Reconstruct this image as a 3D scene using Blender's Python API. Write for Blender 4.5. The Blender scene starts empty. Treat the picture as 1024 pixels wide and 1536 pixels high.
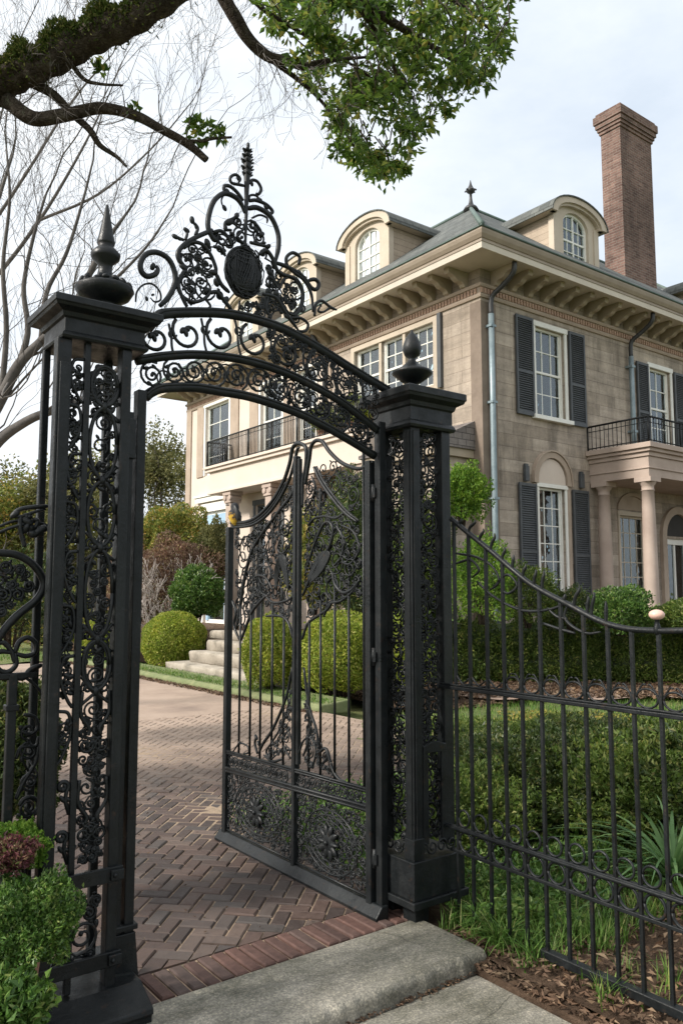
import bpy, math, random
import numpy as np
from math import sin, cos, pi, radians

random.seed(7)
RNG = np.random.default_rng(7)
scene = bpy.context.scene
COL = scene.collection

# ------------------------------------------------------------------ camera geometry (photo 1024 x 1536)
F, CX, CY, EYE = 1200.0, 512.0, 768.0, 1.6
TH, PI_T = radians(37), math.atan(122 / 1200.0)
VR = np.array((cos(TH), -sin(TH), 0))
VF = np.array((sin(TH) * cos(PI_T), cos(TH) * cos(PI_T), sin(PI_T)))
VU = np.array((-sin(TH) * sin(PI_T), -cos(TH) * sin(PI_T), cos(PI_T)))


def at(x, y, ax, val):
    """point of a measured photo position on the real plane  axis = val (metres)"""
    d = VF + (x - CX) / F * VR - (y - CY) / F * VU
    o = np.array((0, 0, EYE))
    return o + d * ((val - o[ax]) / d[ax])


# ------------------------------------------------------------------ mesh builder
LOC = {}


class MB:
    def __init__(self):
        self.v, self.f, self.s = [], [], []

    def add(self, vs, fs, smooth=False):
        n = len(self.v)
        self.v.extend([tuple(map(float, p)) for p in vs])
        for f in fs:
            self.f.append(tuple(i + n for i in f))
            self.s.append(smooth)

    def box(self, x0, x1, y0, y1, z0, z1):
        v = [(x0, y0, z0), (x1, y0, z0), (x1, y1, z0), (x0, y1, z0), (x0, y0, z1), (x1, y0, z1), (x1, y1, z1), (x0, y1, z1)]
        self.add(v, [(3, 2, 1, 0), (4, 5, 6, 7), (0, 1, 5, 4), (1, 2, 6, 5), (2, 3, 7, 6), (3, 0, 4, 7)])
        return self

    def tube(self, pts, r, n=6, smooth=True, flat=1.0):
        P = np.asarray(pts, float)
        m = len(P)
        R = np.full(m, r, float) if np.isscalar(r) else np.asarray(r, float)
        T = np.gradient(P, axis=0)
        T /= np.linalg.norm(T, axis=1)[:, None] + 1e-12
        ref = np.array((0, 0, 1.0)) if abs(T[0][2]) < .9 else np.array((1.0, 0, 0))
        N = np.cross(T[0], ref); N /= np.linalg.norm(N)
        a = np.arange(n) * 2 * pi / n + pi / n
        ca, sa = np.cos(a), np.sin(a)
        vs = []
        for i in range(m):
            N = N - T[i] * np.dot(N, T[i]); N /= np.linalg.norm(N) + 1e-12
            B = np.cross(T[i], N)
            vs.append(P[i] + R[i] * (ca[:, None] * N + flat * sa[:, None] * B))
        vs = np.concatenate(vs)
        fs = []
        for i in range(m - 1):
            for k in range(n):
                k2 = (k + 1) % n
                fs.append((i * n + k, i * n + k2, (i + 1) * n + k2, (i + 1) * n + k))
        fs.append(tuple(range(n - 1, -1, -1)))
        fs.append(tuple((m - 1) * n + k for k in range(n)))
        self.add(vs, fs, smooth)
        return self

    def rough_tube(self, pts, r, n=20, amp=.06, seed=0, rings=160):
        P = np.asarray(pts, float); k0 = len(self.v)
        tt = np.linspace(0, len(P) - 1, rings); P2 = np.stack([np.interp(tt, np.arange(len(P)), P[:, i]) for i in range(3)], 1)
        R2 = np.interp(tt, np.arange(len(P)), r)
        self.tube(P2, R2, n)
        rg_ = np.random.default_rng(seed); s_ = np.concatenate(([0], np.cumsum(np.linalg.norm(np.diff(P2, axis=0), axis=1))))
        A = np.arange(n) * 2 * pi / n; D_ = np.zeros((rings, n))
        for q in range(40):
            m_ = rg_.integers(1, 9); fq = rg_.uniform(1, 16) if q % 3 else rg_.uniform(16, 40); D_ += np.sin(m_ * A[None] + fq * s_[:, None] + rg_.uniform(0, 6.28)) / (1 + .12 * fq)
        D_ = 1 + amp * D_ / D_.std() * .6
        for i in range(rings):
            for j in range(n):
                self.v[k0 + i * n + j] = tuple(P2[i] + (np.array(self.v[k0 + i * n + j]) - P2[i]) * D_[i, j])
        return self

    def bar(self, a, b, w):
        """square bar between two points"""
        return self.tube([a, b], w * .7071, 4, False)

    def blob(self, c, rx, ry=None, rz=None, d=None, nu=8, nv=6):
        """ellipsoid; d = long-axis direction"""
        ry = rx if ry is None else ry
        rz = rx if rz is None else rz
        vs = [];
        for i in range(nv + 1):
            t = pi * i / nv
            for k in range(nu):
                p = 2 * pi * k / nu
                vs.append((rx * sin(t) * cos(p), ry * sin(t) * sin(p), rz * cos(t)))
        vs = np.array(vs)
        if d is not None:
            d = np.asarray(d, float); d = d / np.linalg.norm(d)
            h = np.array((0, 1.0, 0)) if abs(d[1]) < .9 else np.array((1.0, 0, 0))
            x = np.cross(h, d); x /= np.linalg.norm(x); y = np.cross(d, x)
            vs = vs @ np.array((x, y, d))
        vs = vs + np.asarray(c)
        fs = [(i * nu + k, i * nu + (k + 1) % nu, (i + 1) * nu + (k + 1) % nu, (i + 1) * nu + k) for i in range(nv) for k in range(nu)]
        self.add(vs, fs, True)
        return self

    def lathe(self, c, prof, n=20, smooth=True):
        vs = []
        for r, z in prof:
            for k in range(n):
                a = 2 * pi * k / n
                vs.append((c[0] + r * cos(a), c[1] + r * sin(a), c[2] + z))
        m = len(prof)
        fs = [(i * n + k, i * n + (k + 1) % n, (i + 1) * n + (k + 1) % n, (i + 1) * n + k) for i in range(m - 1) for k in range(n)]
        fs.append(tuple(range(n - 1, -1, -1))); fs.append(tuple((m - 1) * n + k for k in range(n)))
        self.add(vs, fs, smooth)
        return self

    def prism(self, poly, fn, d0, d1, smooth=False):
        """2-D outline poly [(a,b)] swept between depths d0,d1;  fn(a,b,d)->3d"""
        n = len(poly)
        v = [fn(a, b, d0) for a, b in poly] + [fn(a, b, d1) for a, b in poly]
        f = [tuple(range(n - 1, -1, -1)), tuple(range(n, 2 * n))] + [(i, (i + 1) % n, n + (i + 1) % n, n + i) for i in range(n)]
        self.add(v, f, smooth)
        return self

    def ring_mold(self, rect, prof):
        """closed moulding round rectangle (x0,x1,y0,y1); prof = closed outline [(out, z)]"""
        x0, x1, y0, y1 = rect
        n = len(prof)
        vs = []
        for sx, sy in ((x0, y0), (x1, y0), (x1, y1), (x0, y1)):
            for o, z in prof:
                vs.append((sx - o if sx == x0 else sx + o, sy - o if sy == y0 else sy + o, z))
        fs = []
        for c in range(4):
            c2 = (c + 1) % 4
            for i in range(n):
                j = (i + 1) % n
                fs.append((c * n + i, c2 * n + i, c2 * n + j, c * n + j))
        self.add(vs, fs)
        return self

    def build(self, name, mat, parent=None, base=None, bevel=0):
        V = np.array(self.v, float)
        origin = LOC[parent] if parent is not None else (np.array(base, float) if base is not None else np.zeros(3))
        me = bpy.data.meshes.new(name)
        me.from_pydata((V - origin).tolist(), [], self.f)
        me.polygons.foreach_set('use_smooth', self.s)
        uv = me.uv_layers.new(name='UV')
        nrm = np.empty(len(me.polygons) * 3); me.polygons.foreach_get('normal', nrm); nrm = np.abs(nrm.reshape(-1, 3))
        lt = np.empty(len(me.polygons), np.int32); me.polygons.foreach_get('loop_total', lt)
        vi = np.empty(len(me.loops), np.int32); me.loops.foreach_get('vertex_index', vi)
        ln = np.repeat(nrm, lt, axis=0); W = V[vi]
        ax = ln.argmax(axis=1)
        U = np.where(ax == 0, W[:, 1], W[:, 0]); T = np.where(ax == 2, W[:, 1], W[:, 2])
        sw = (ax == 2) & (ln[:, 0] > ln[:, 1] + .05)
        U, T = np.where(sw, W[:, 1], U), np.where(sw, W[:, 0], T)
        uv.data.foreach_set('uv', np.stack((U, T), 1).ravel())
        o = bpy.data.objects.new(name, me); COL.objects.link(o)
        me.materials.append(mat)
        if parent is not None:
            o.parent = parent; LOC[o] = LOC[parent]
        else:
            o.location = origin; LOC[o] = origin
        if bevel:
            b = o.modifiers.new('bevel', 'BEVEL'); b.width = bevel; b.segments = 2; b.limit_method = 'ANGLE'; b.angle_limit = radians(40)
        return o


def raw_mesh(name, V, tri, mat, parent=None, base=None, smooth=False, quads=False):
    k = 4 if quads else 3
    me = bpy.data.meshes.new(name)
    origin = LOC[parent] if parent is not None else (np.array(base, float) if base is not None else np.zeros(3))
    V = V - origin
    me.vertices.add(len(V)); me.vertices.foreach_set('co', V.astype(np.float32).ravel())
    me.loops.add(tri.size); me.loops.foreach_set('vertex_index', tri.astype(np.int32).ravel())
    me.polygons.add(len(tri)); me.polygons.foreach_set('loop_start', np.arange(0, tri.size, k, dtype=np.int32))
    me.polygons.foreach_set('loop_total', np.full(len(tri), k, np.int32))
    me.polygons.foreach_set('use_smooth', np.full(len(tri), smooth, bool))
    me.update(calc_edges=True)
    me.materials.append(mat)
    o = bpy.data.objects.new(name, me); COL.objects.link(o)
    if parent is not None:
        o.parent = parent; LOC[o] = LOC[parent]
    else:
        o.location = origin; LOC[o] = origin
    return o


def thing(name, label, cat, loc=(0, 0, 0), group=None):
    o = bpy.data.objects.new(name, None); COL.objects.link(o)
    o.location = loc; LOC[o] = np.array(loc, float); o.empty_display_size = .2
    o['label'] = label; o['category'] = cat
    if group: o['group'] = group
    return o


def tag(o, label, cat, group=None):
    o['label'] = label; o['category'] = cat
    if group: o['group'] = group
    return o


def struct(o, kind='structure'):
    o['kind'] = kind
    return o


def copy_part(o, dloc, parent=None):
    c = o.copy(); COL.objects.link(c)
    c.location = np.array(o.location) + np.array(dloc)
    if parent is not None: c.parent = parent
    return c


# ------------------------------------------------------------------ materials
def new_mat(name):
    m = bpy.data.materials.new(name); m.use_nodes = True
    nt = m.node_tree; nt.nodes.clear()
    out = nt.nodes.new('ShaderNodeOutputMaterial')
    return m, nt, out


def rgba(c): return (c[0], c[1], c[2], 1)


def ramp(nt, fac, stops):
    r = nt.nodes.new('ShaderNodeValToRGB')
    e = r.color_ramp.elements
    while len(e) < len(stops): e.new(.5)
    for i, (p, c) in enumerate(stops):
        e[i].position = p; e[i].color = rgba(c)
    nt.links.new(fac, r.inputs[0])
    return r.outputs[0]


def noise(nt, vec, scale, detail=4, rough=.6):
    n = nt.nodes.new('ShaderNodeTexNoise')
    n.inputs['Scale'].default_value = scale; n.inputs['Detail'].default_value = detail; n.inputs['Roughness'].default_value = rough
    nt.links.new(vec, n.inputs['Vector'])
    return n.outputs['Fac']


def mixc(nt, fac, a, b, mode='MIX'):
    m = nt.nodes.new('ShaderNodeMix'); m.data_type = 'RGBA'; m.blend_type = mode
    for s, x in ((m.inputs[0], fac), (m.inputs[6], a), (m.inputs[7], b)):
        if hasattr(x, 'is_linked') or hasattr(x, 'links'): nt.links.new(x, s)
        elif isinstance(x, (int, float)): s.default_value = x
        else: s.default_value = rgba(x)
    return m.outputs[2]


def bump(nt, h, strength, dist=.01, normal=None):
    b = nt.nodes.new('ShaderNodeBump'); b.inputs['Strength'].default_value = strength; b.inputs['Distance'].default_value = dist
    nt.links.new(h, b.inputs['Height'])
    if normal is not None: nt.links.new(normal, b.inputs['Normal'])
    return b.outputs[0]


def principled(nt, out, col, rough=.6, normal=None, metallic=0, spec=.5):
    p = nt.nodes.new('ShaderNodeBsdfPrincipled')
    if isinstance(col, tuple): p.inputs['Base Color'].default_value = rgba(col)
    else: nt.links.new(col, p.inputs['Base Color'])
    if isinstance(rough, (int, float)): p.inputs['Roughness'].default_value = rough
    else: nt.links.new(rough, p.inputs['Roughness'])
    p.inputs['Metallic'].default_value = metallic
    p.inputs['Specular IOR Level'].default_value = spec
    if normal is not None: nt.links.new(normal, p.inputs['Normal'])
    nt.links.new(p.outputs[0], out.inputs[0])
    return p


def geo_pos(nt):
    return nt.nodes.new('ShaderNodeNewGeometry').outputs['Position']


def mapping(nt, vec, scale=(1, 1, 1), rot=(0, 0, 0)):
    m = nt.nodes.new('ShaderNodeMapping'); m.inputs['Scale'].default_value = scale; m.inputs['Rotation'].default_value = rot
    nt.links.new(vec, m.inputs['Vector'])
    return m.outputs[0]


def mat_mottled(name, c1, c2, scale=3, rough=.7, bs=.3, bscale=40, metallic=0, spec=.5, c3=None, bdist=.01):
    m, nt, out = new_mat(name)
    pos = geo_pos(nt)
    f = noise(nt, pos, scale, 6, .65)
    stops = [(.3, c1), (.7, c2)] if c3 is None else [(.28, c1), (.5, c2), (.74, c3)]
    col = ramp(nt, f, stops)
    h = noise(nt, pos, bscale, 5, .6)
    principled(nt, out, col, rough, bump(nt, h, bs, bdist), metallic, spec)
    return m


def mat_bark(name='bark'):
    m, nt, out = new_mat(name)
    pos = geo_pos(nt)
    f = noise(nt, pos, 11, 8, .75)
    col = ramp(nt, f, [(.3, (.02, .016, .012)), (.5, (.055, .043, .033)), (.72, (.14, .12, .095))])
    lich = ramp(nt, noise(nt, pos, 5, 6, .7), [(.58, (0, 0, 0)), (.66, (.6, .6, .6))])
    col = mixc(nt, lich, col, (.12, .125, .085))
    vo = nt.nodes.new('ShaderNodeTexVoronoi'); vo.feature = 'DISTANCE_TO_EDGE'; vo.inputs['Scale'].default_value = 26
    nt.links.new(pos, vo.inputs['Vector'])
    h = ramp(nt, vo.outputs['Distance'], [(0, (0, 0, 0)), (.18, (1, 1, 1))])
    principled(nt, out, col, .95, bump(nt, h, .7, .012, bump(nt, f, 1.0, .03)), 0, .15)
    return m


def mat_iron():
    m, nt, out = new_mat('painted_iron')
    pos = geo_pos(nt)
    f = noise(nt, pos, 9, 6, .7)
    col = ramp(nt, f, [(.3, (.004, .005, .0055)), (.6, (.0075, .0095, .0105)), (.8, (.018, .019, .019))])
    f2 = noise(nt, pos, 26, 5, .7)
    rust = ramp(nt, f2, [(.60, (0, 0, 0)), (.70, (.75, .75, .75))])
    col = mixc(nt, rust, col, (.035, .021, .014))
    dust = ramp(nt, noise(nt, mapping(nt, pos, (1, 1, .3)), 6, 6, .7), [(.5, (0, 0, 0)), (.75, (.45, .45, .45))])
    col = mixc(nt, dust, col, (.032, .034, .033))
    r = ramp(nt, noise(nt, pos, 14, 4), [(.3, (.26, .26, .26)), (.7, (.6, .6, .6))])
    principled(nt, out, col, r, bump(nt, noise(nt, pos, 70, 5, .7), .5, .004, bump(nt, noise(nt, pos, 12, 3), .3, .006)), 0, .30)
    return m


def mat_brickwall(name, c1, c2, mortar, bw, bh, ms, rough=.85, bs=.5, stain=.5, offset=.5, dust=None):
    m, nt, out = new_mat(name)
    uvn = nt.nodes.new('ShaderNodeUVMap'); uv = uvn.outputs[0]
    pos = geo_pos(nt)
    b = nt.nodes.new('ShaderNodeTexBrick')
    b.offset = offset
    b.inputs['Scale'].default_value = 1; b.inputs['Brick Width'].default_value = bw; b.inputs['Row Height'].default_value = bh
    b.inputs['Mortar Size'].default_value = ms; b.inputs['Mortar Smooth'].default_value = .4; b.inputs['Bias'].default_value = 0
    b.inputs['Color1'].default_value = rgba(c1); b.inputs['Color2'].default_value = rgba(c2); b.inputs['Mortar'].default_value = rgba(mortar)
    # slightly wandering joints
    nz = nt.nodes.new('ShaderNodeTexNoise'); nz.inputs['Scale'].default_value = 2.2; nt.links.new(pos, nz.inputs['Vector'])
    va = nt.nodes.new('ShaderNodeVectorMath'); va.operation = 'MULTIPLY_ADD'; va.inputs[1].default_value = (.03, .012, 0)
    nt.links.new(nz.outputs['Color'], va.inputs[0]); nt.links.new(uv, va.inputs[2])
    nt.links.new(va.outputs[0], b.inputs['Vector'])
    st = ramp(nt, noise(nt, mapping(nt, pos, (1, 1, .35)), 1.3, 8, .7), [(.25, (1 - stain * .75,) * 3), (.55, (1, 1, 1)), (.8, (1 + stain * .25,) * 3)])
    col = mixc(nt, 1.0, b.outputs['Color'], st, 'MULTIPLY')
    drip = ramp(nt, noise(nt, mapping(nt, pos, (3.5, 3.5, .22)), 1.6, 6, .65), [(.36, (.62, .6, .57)), (.5, (1, 1, 1)), (.72, (1.12, 1.1, 1.06))])
    col = mixc(nt, stain * .4, col, drip, 'MULTIPLY')
    hs = ramp(nt, noise(nt, mapping(nt, pos, (.5, .5, 3.2)), 1.7, 8, .72), [(.3, (.74, .73, .72)), (.48, (1, 1, 1)), (.7, (1.28, 1.27, 1.25))])
    col = mixc(nt, stain, col, hs, 'MULTIPLY')
    fine = noise(nt, pos, 30, 6, .7)
    col = mixc(nt, .5, col, ramp(nt, fine, [(.3, (.7, .7, .7)), (.7, (1.2, 1.2, 1.2))]), 'MULTIPLY')
    n1 = bump(nt, fine, .35, .01)
    inv = nt.nodes.new('ShaderNodeMath'); inv.operation = 'SUBTRACT'; inv.inputs[0].default_value = 1
    nt.links.new(b.outputs['Fac'], inv.inputs[1])
    principled(nt, out, col, rough, bump(nt, inv.outputs[0], bs, .012, n1), 0, .25)
    return m


def mat_leaf(name, stops, trans=.35, rough=.45, spec=.3, big=None):
    m, nt, out = new_mat(name)
    g = nt.nodes.new('ShaderNodeNewGeometry')
    col = ramp(nt, g.outputs['Random Per Island'], stops)
    if big:
        col = mixc(nt, ramp(nt, noise(nt, g.outputs['Position'], big[0], 3), [(.4, (0, 0, 0)), (.62, (1, 1, 1))]), col, big[1], 'MIX') if len(big) == 2 else col
    col = mixc(nt, .8, col, ramp(nt, noise(nt, g.outputs['Position'], 2.3, 4, .7), [(.3, (.62, .72, .7)), (.5, (1, 1, 1)), (.7, (1.35, 1.18, .9))]), 'MULTIPLY')
    p = nt.nodes.new('ShaderNodeBsdfPrincipled'); p.inputs['Roughness'].default_value = rough; p.inputs['Specular IOR Level'].default_value = spec
    nt.links.new(col, p.inputs['Base Color'])
    t = nt.nodes.new('ShaderNodeBsdfTranslucent'); nt.links.new(col, t.inputs[0])
    mx = nt.nodes.new('ShaderNodeMixShader'); mx.inputs[0].default_value = trans
    nt.links.new(p.outputs[0], mx.inputs[1]); nt.links.new(t.outputs[0], mx.inputs[2]); nt.links.new(mx.outputs[0], out.inputs[0])
    return m


def mat_glass():
    m, nt, out = new_mat('window_glass')
    tr = nt.nodes.new('ShaderNodeBsdfTransparent'); tr.inputs[0].default_value = (.95, .985, .98, 1)
    gl = nt.nodes.new('ShaderNodeBsdfGlossy'); gl.inputs[0].default_value = (.9, .97, 1, 1); gl.inputs[1].default_value = .03
    pos = geo_pos(nt)
    nt.links.new(bump(nt, noise(nt, pos, 3.0, 2), .12, .05), gl.inputs['Normal'])
    fr = nt.nodes.new('ShaderNodeFresnel'); fr.inputs[0].default_value = 1.5
    mth = nt.nodes.new('ShaderNodeMath'); mth.operation = 'MULTIPLY_ADD'; mth.inputs[1].default_value = 1.2; mth.inputs[2].default_value = .07
    nt.links.new(fr.outputs[0], mth.inputs[0])
    mx = nt.nodes.new('ShaderNodeMixShader'); nt.links.new(mth.outputs[0], mx.inputs[0])
    nt.links.new(tr.outputs[0], mx.inputs[1]); nt.links.new(gl.outputs[0], mx.inputs[2]); nt.links.new(mx.outputs[0], out.inputs[0])
    return m


def mat_paver():
    m, nt, out = new_mat('driveway_brick')
    g = nt.nodes.new('ShaderNodeNewGeometry')
    col = ramp(nt, g.outputs['Random Per Island'], [(0, (.040, .030, .027)), (.3, (.062, .043, .036)), (.55, (.088, .058, .047)), (.8, (.058, .050, .046)), (1, (.125, .088, .07))])
    pos = g.outputs['Position']
    f = noise(nt, pos, 22, 6, .7)
    col = mixc(nt, .7, col, ramp(nt, f, [(.25, (.55, .55, .55)), (.6, (1.05, 1.05, 1.05)), (.8, (1.5, 1.45, 1.4))]), 'MULTIPLY')
    # worn-in tan dust further up the drive, in drifts
    sx = nt.nodes.new('ShaderNodeSeparateXYZ'); nt.links.new(pos, sx.inputs[0])
    a = nt.nodes.new('ShaderNodeMath'); a.operation = 'MULTIPLY_ADD'; a.inputs[1].default_value = .40; a.inputs[2].default_value = -2.35
    nt.links.new(sx.outputs[1], a.inputs[0])
    a1 = nt.nodes.new('ShaderNodeMath'); a1.operation = 'MULTIPLY_ADD'; a1.inputs[1].default_value = .03
    nt.links.new(sx.outputs[0], a1.inputs[0]); nt.links.new(a.outputs[0], a1.inputs[2])
    n2 = noise(nt, pos, 1.1, 6, .7)
    a2 = nt.nodes.new('ShaderNodeMath'); a2.operation = 'MULTIPLY_ADD'; a2.inputs[1].default_value = 1.6; a2.inputs[2].default_value = -.9
    nt.links.new(n2, a2.inputs[0])
    a3 = nt.nodes.new('ShaderNodeMath'); a3.operation = 'ADD'; a3.use_clamp = True
    nt.links.new(a1.outputs[0], a3.inputs[0]); nt.links.new(a2.outputs[0], a3.inputs[1])
    fac = ramp(nt, a3.outputs[0], [(0, (.0, .0, .0)), (1, (.93, .93, .93))])
    col = mixc(nt, fac, col, ramp(nt, noise(nt, pos, .8, 6, .65), [(.3, (.19, .14, .11)), (.5, (.32, .24, .185)), (.74, (.40, .31, .245))]))
    principled(nt, out, col, ramp(nt, f, [(.3, (.45,) * 3), (.7, (.8,) * 3)]), bump(nt, f, .5, .006), 0, .35)
    return m


M = {}
M['iron'] = mat_iron()
M['stone'] = mat_brickwall('ashlar_stone', (.30, .25, .20), (.43, .365, .30), (.24, .197, .158), 1.3, .285, .007, .85, .55, .9)
M['stone_trim'] = mat_mottled('stone_trim', (.30, .235, .18), (.40, .32, .25), 2.2, .8, .3, 30)
M['stone_dark'] = mat_mottled('dark_stone_strip', (.15, .115, .088), (.23, .18, .14), 2.5, .85, .3, 30)
M['stucco'] = mat_mottled('cream_stucco', (.53, .45, .38), (.60, .515, .44), 1.2, .85, .2, 60)
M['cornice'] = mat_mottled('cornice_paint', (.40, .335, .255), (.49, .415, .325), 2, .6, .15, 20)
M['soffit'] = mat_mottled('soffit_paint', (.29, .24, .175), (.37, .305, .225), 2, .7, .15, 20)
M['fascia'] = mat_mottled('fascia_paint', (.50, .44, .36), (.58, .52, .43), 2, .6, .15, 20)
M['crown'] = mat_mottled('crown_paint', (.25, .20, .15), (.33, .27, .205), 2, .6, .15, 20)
M['terracotta_band'] = mat_mottled('dentil_band', (.33, .21, .15), (.45, .30, .22), 5, .8, .4, 40)
M['clap'] = mat_brickwall('dormer_boards', (.38, .305, .23), (.45, .365, .28), (.25, .2, .15), 40, .16, .006, .7, .5, .3)
M['roof'] = mat_brickwall('slate_shingles', (.085, .094, .09), (.14, .147, .138), (.045, .048, .047), .3, .16, .008, .8, .8, .6)
M['roof2'] = mat_brickwall('porch_shingles', (.16, .14, .13), (.22, .195, .18), (.08, .07, .07), .25, .14, .008, .85, .8, .6)
M['copper'] = mat_mottled('weathered_copper', (.05, .085, .075), (.09, .13, .11), 4, .6, .3, 20)
M['chimney'] = mat_brickwall('chimney_brick', (.12, .07, .058), (.21, .13, .105), (.24, .2, .17), .24, .082, .011, .9, .8, .8)
M['white'] = mat_mottled('white_paint', (.68, .66, .6), (.78, .77, .72), 4, .5, .1, 30)
M['shutter'] = mat_mottled('shutter_paint', (.045, .05, .055), (.075, .08, .085), 5, .55, .15, 30)
M['glass'] = mat_glass()
M['curtain'] = mat_mottled('curtain_cloth', (.62, .62, .59), (.8, .79, .75), 2, .9, .2, 20)
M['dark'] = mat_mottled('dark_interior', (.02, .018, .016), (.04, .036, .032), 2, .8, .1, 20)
M['pipe'] = mat_mottled('downspout_zinc', (.16, .21, .23), (.27, .33, .35), 4, .45, .2, 20, .3)
M['black_pipe'] = mat_mottled('black_pipe', (.02, .021, .022), (.04, .04, .04), 6, .5, .2, 20)
M['column'] = mat_mottled('column_stone', (.33, .255, .21), (.44, .35, .29), 1.6, .75, .25, 35)
M['door'] = mat_mottled('door_paint', (.25, .38, .52), (.36, .5, .62), 2, .5, .1, 20)
M['paver'] = mat_paver()
m, nt, out = new_mat('border_brick')
g = nt.nodes.new('ShaderNodeNewGeometry')
c = ramp(nt, g.outputs['Random Per Island'], [(0, (.055, .034, .029)), (.5, (.10, .054, .043)), (1, (.075, .054, .047))])
f = noise(nt, g.outputs['Position'], 25, 6, .7)
c = mixc(nt, .8, c, ramp(nt, f, [(.25, (.5,) * 3), (.6, (1.05,) * 3), (.8, (1.5, 1.45, 1.4))]), 'MULTIPLY')
principled(nt, out, c, .75, bump(nt, f, .5, .006), 0, .3)
M['border_brick'] = m
M['joint'] = mat_mottled('sandy_joint', (.09, .075, .05), (.30, .22, .15), 5, .95, .5, 120, c3=(.07, .06, .04))
M['drive'] = mat_mottled('tan_driveway', (.19, .14, .11), (.32, .24, .185), .8, .85, .4, 50, c3=(.40, .31, .245))
M['asphalt_moss'] = mat_mottled('mossy_kerb', (.10, .13, .05), (.20, .21, .10), 4.5, .9, .5, 60)
M['step'] = mat_mottled('step_stone', (.13, .115, .09), (.29, .255, .205), 2.6, .9, .8, 24, c3=(.40, .36, .30))
M['pot'] = mat_mottled('terracotta_pot', (.22, .11, .07), (.36, .2, .13), 6, .85, .3, 60)
M['pink'] = mat_mottled('pink_finial', (.58, .36, .29), (.68, .45, .37), 5, .4, .1, 30)


def mat_concrete():
    m, nt, out = new_mat('concrete')
    pos = geo_pos(nt)
    big = noise(nt, pos, 1.7, 8, .72)
    col = ramp(nt, big, [(.3, (.055, .056, .040)), (.42, (.135, .13, .104)), (.56, (.225, .212, .178)), (.72, (.36, .335, .285))])
    sp = noise(nt, pos, 110, 4, .75)
    col = mixc(nt, .75, col, ramp(nt, sp, [(.32, (.4,) * 3), (.52, (1,) * 3), (.66, (2.1, 2.0, 1.85))]), 'MULTIPLY')
    vo = nt.nodes.new('ShaderNodeTexVoronoi'); vo.inputs['Scale'].default_value = 55; nt.links.new(pos, vo.inputs['Vector'])
    fl = ramp(nt, vo.outputs['Distance'], [(.06, (1,) * 3), (.12, (0,) * 3)])
    fl2 = mixc(nt, 1.0, fl, ramp(nt, noise(nt, pos, 5, 4), [(.5, (0,) * 3), (.65, (.8,) * 3)]), 'MULTIPLY')
    col = mixc(nt, fl2, col, (.42, .40, .36))
    wn = nt.nodes.new('ShaderNodeTexNoise'); wn.inputs['Scale'].default_value = 3.5; wn.inputs['Detail'].default_value = 6; nt.links.new(pos, wn.inputs['Vector'])
    wv = nt.nodes.new('ShaderNodeVectorMath'); wv.operation = 'MULTIPLY_ADD'; wv.inputs[1].default_value = (.22, .22, 0); nt.links.new(wn.outputs['Color'], wv.inputs[0]); nt.links.new(pos, wv.inputs[2])
    v2 = nt.nodes.new('ShaderNodeTexVoronoi'); v2.feature = 'DISTANCE_TO_EDGE'; v2.voronoi_dimensions = '2D'; v2.inputs['Scale'].default_value = 1.15; nt.links.new(wv.outputs[0], v2.inputs['Vector'])
    ck = ramp(nt, v2.outputs['Distance'], [(.0, (1, 1, 1)), (.0045, (0, 0, 0))])
    ck = mixc(nt, 1.0, ck, ramp(nt, noise(nt, pos, 1.3, 3), [(.46, (0, 0, 0)), (.56, (.8, .8, .8))]), 'MULTIPLY')
    col = mixc(nt, ck, col, (.03, .028, .022))
    col = mixc(nt, .8, col, ramp(nt, noise(nt, mapping(nt, pos, (1, 3.2, 1)), 2.1, 7, .72), [(.34, (.5, .5, .46)), (.5, (1, 1, 1)), (.7, (1.25, 1.24, 1.2))]), 'MULTIPLY')
    principled(nt, out, col, .88, bump(nt, sp, .5, .006, bump(nt, big, .4, .03)), 0, .3)
    return m


M['concrete'] = mat_concrete()


def mat_soil():
    m, nt, out = new_mat('soil')
    pos = geo_pos(nt)
    f = noise(nt, pos, 7, 8, .75)
    col = ramp(nt, f, [(.3, (.045, .030, .02)), (.5, (.10, .066, .044)), (.68, (.17, .115, .08)), (.8, (.24, .17, .12))])
    principled(nt, out, col, .95, bump(nt, noise(nt, pos, 45, 6, .75), 1.0, .03), 0, .15)
    return m


M['soil'] = mat_soil()
M['mulch'] = mat_mottled('bark_mulch', (.17, .115, .085), (.33, .235, .18), 3, .95, 1.0, 40, c3=(.42, .32, .25), bdist=.03)
M['lawn'] = mat_mottled('lawn', (.07, .10, .025), (.13, .16, .045), 1.3, .95, 1.0, 60, c3=(.2, .18, .07), bdist=.04)
M['litter'] = mat_leaf('leaf_litter', [(0, (.05, .03, .018)), (.4, (.10, .06, .038)), (.75, (.15, .095, .06)), (1, (.24, .17, .11))], .1, .8)
M['bark'] = mat_bark()
M['bark_grey'] = mat_mottled('grey_bark', (.085, .075, .068), (.18, .16, .145), 5, .95, .6, 30)
M['bark_winter'] = mat_mottled('winter_bark', (.06, .054, .05), (.13, .118, .108), 5, .95, .6, 30)
M['twig_pale'] = mat_mottled('pale_twig', (.25, .22, .2), (.38, .34, .31), 5, .9, .3, 30)
M['leaf_oak'] = mat_leaf('oak_leaf', [(0, (.045, .095, .014)), (.5, (.10, .175, .03)), (.85, (.17, .25, .045)), (1, (.32, .30, .07))], .6, .38, .45)
M['leaf_moss'] = mat_leaf('limb_moss', [(0, (.03, .05, .012)), (.6, (.07, .10, .02)), (1, (.15, .14, .05))], .3, .8, .1)
M['leaf_yellow'] = mat_leaf('yellow_green_leaf', [(0, (.15, .22, .025)), (.5, (.29, .36, .05)), (.85, (.42, .45, .08)), (1, (.52, .48, .15))], .35, .5)
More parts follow.
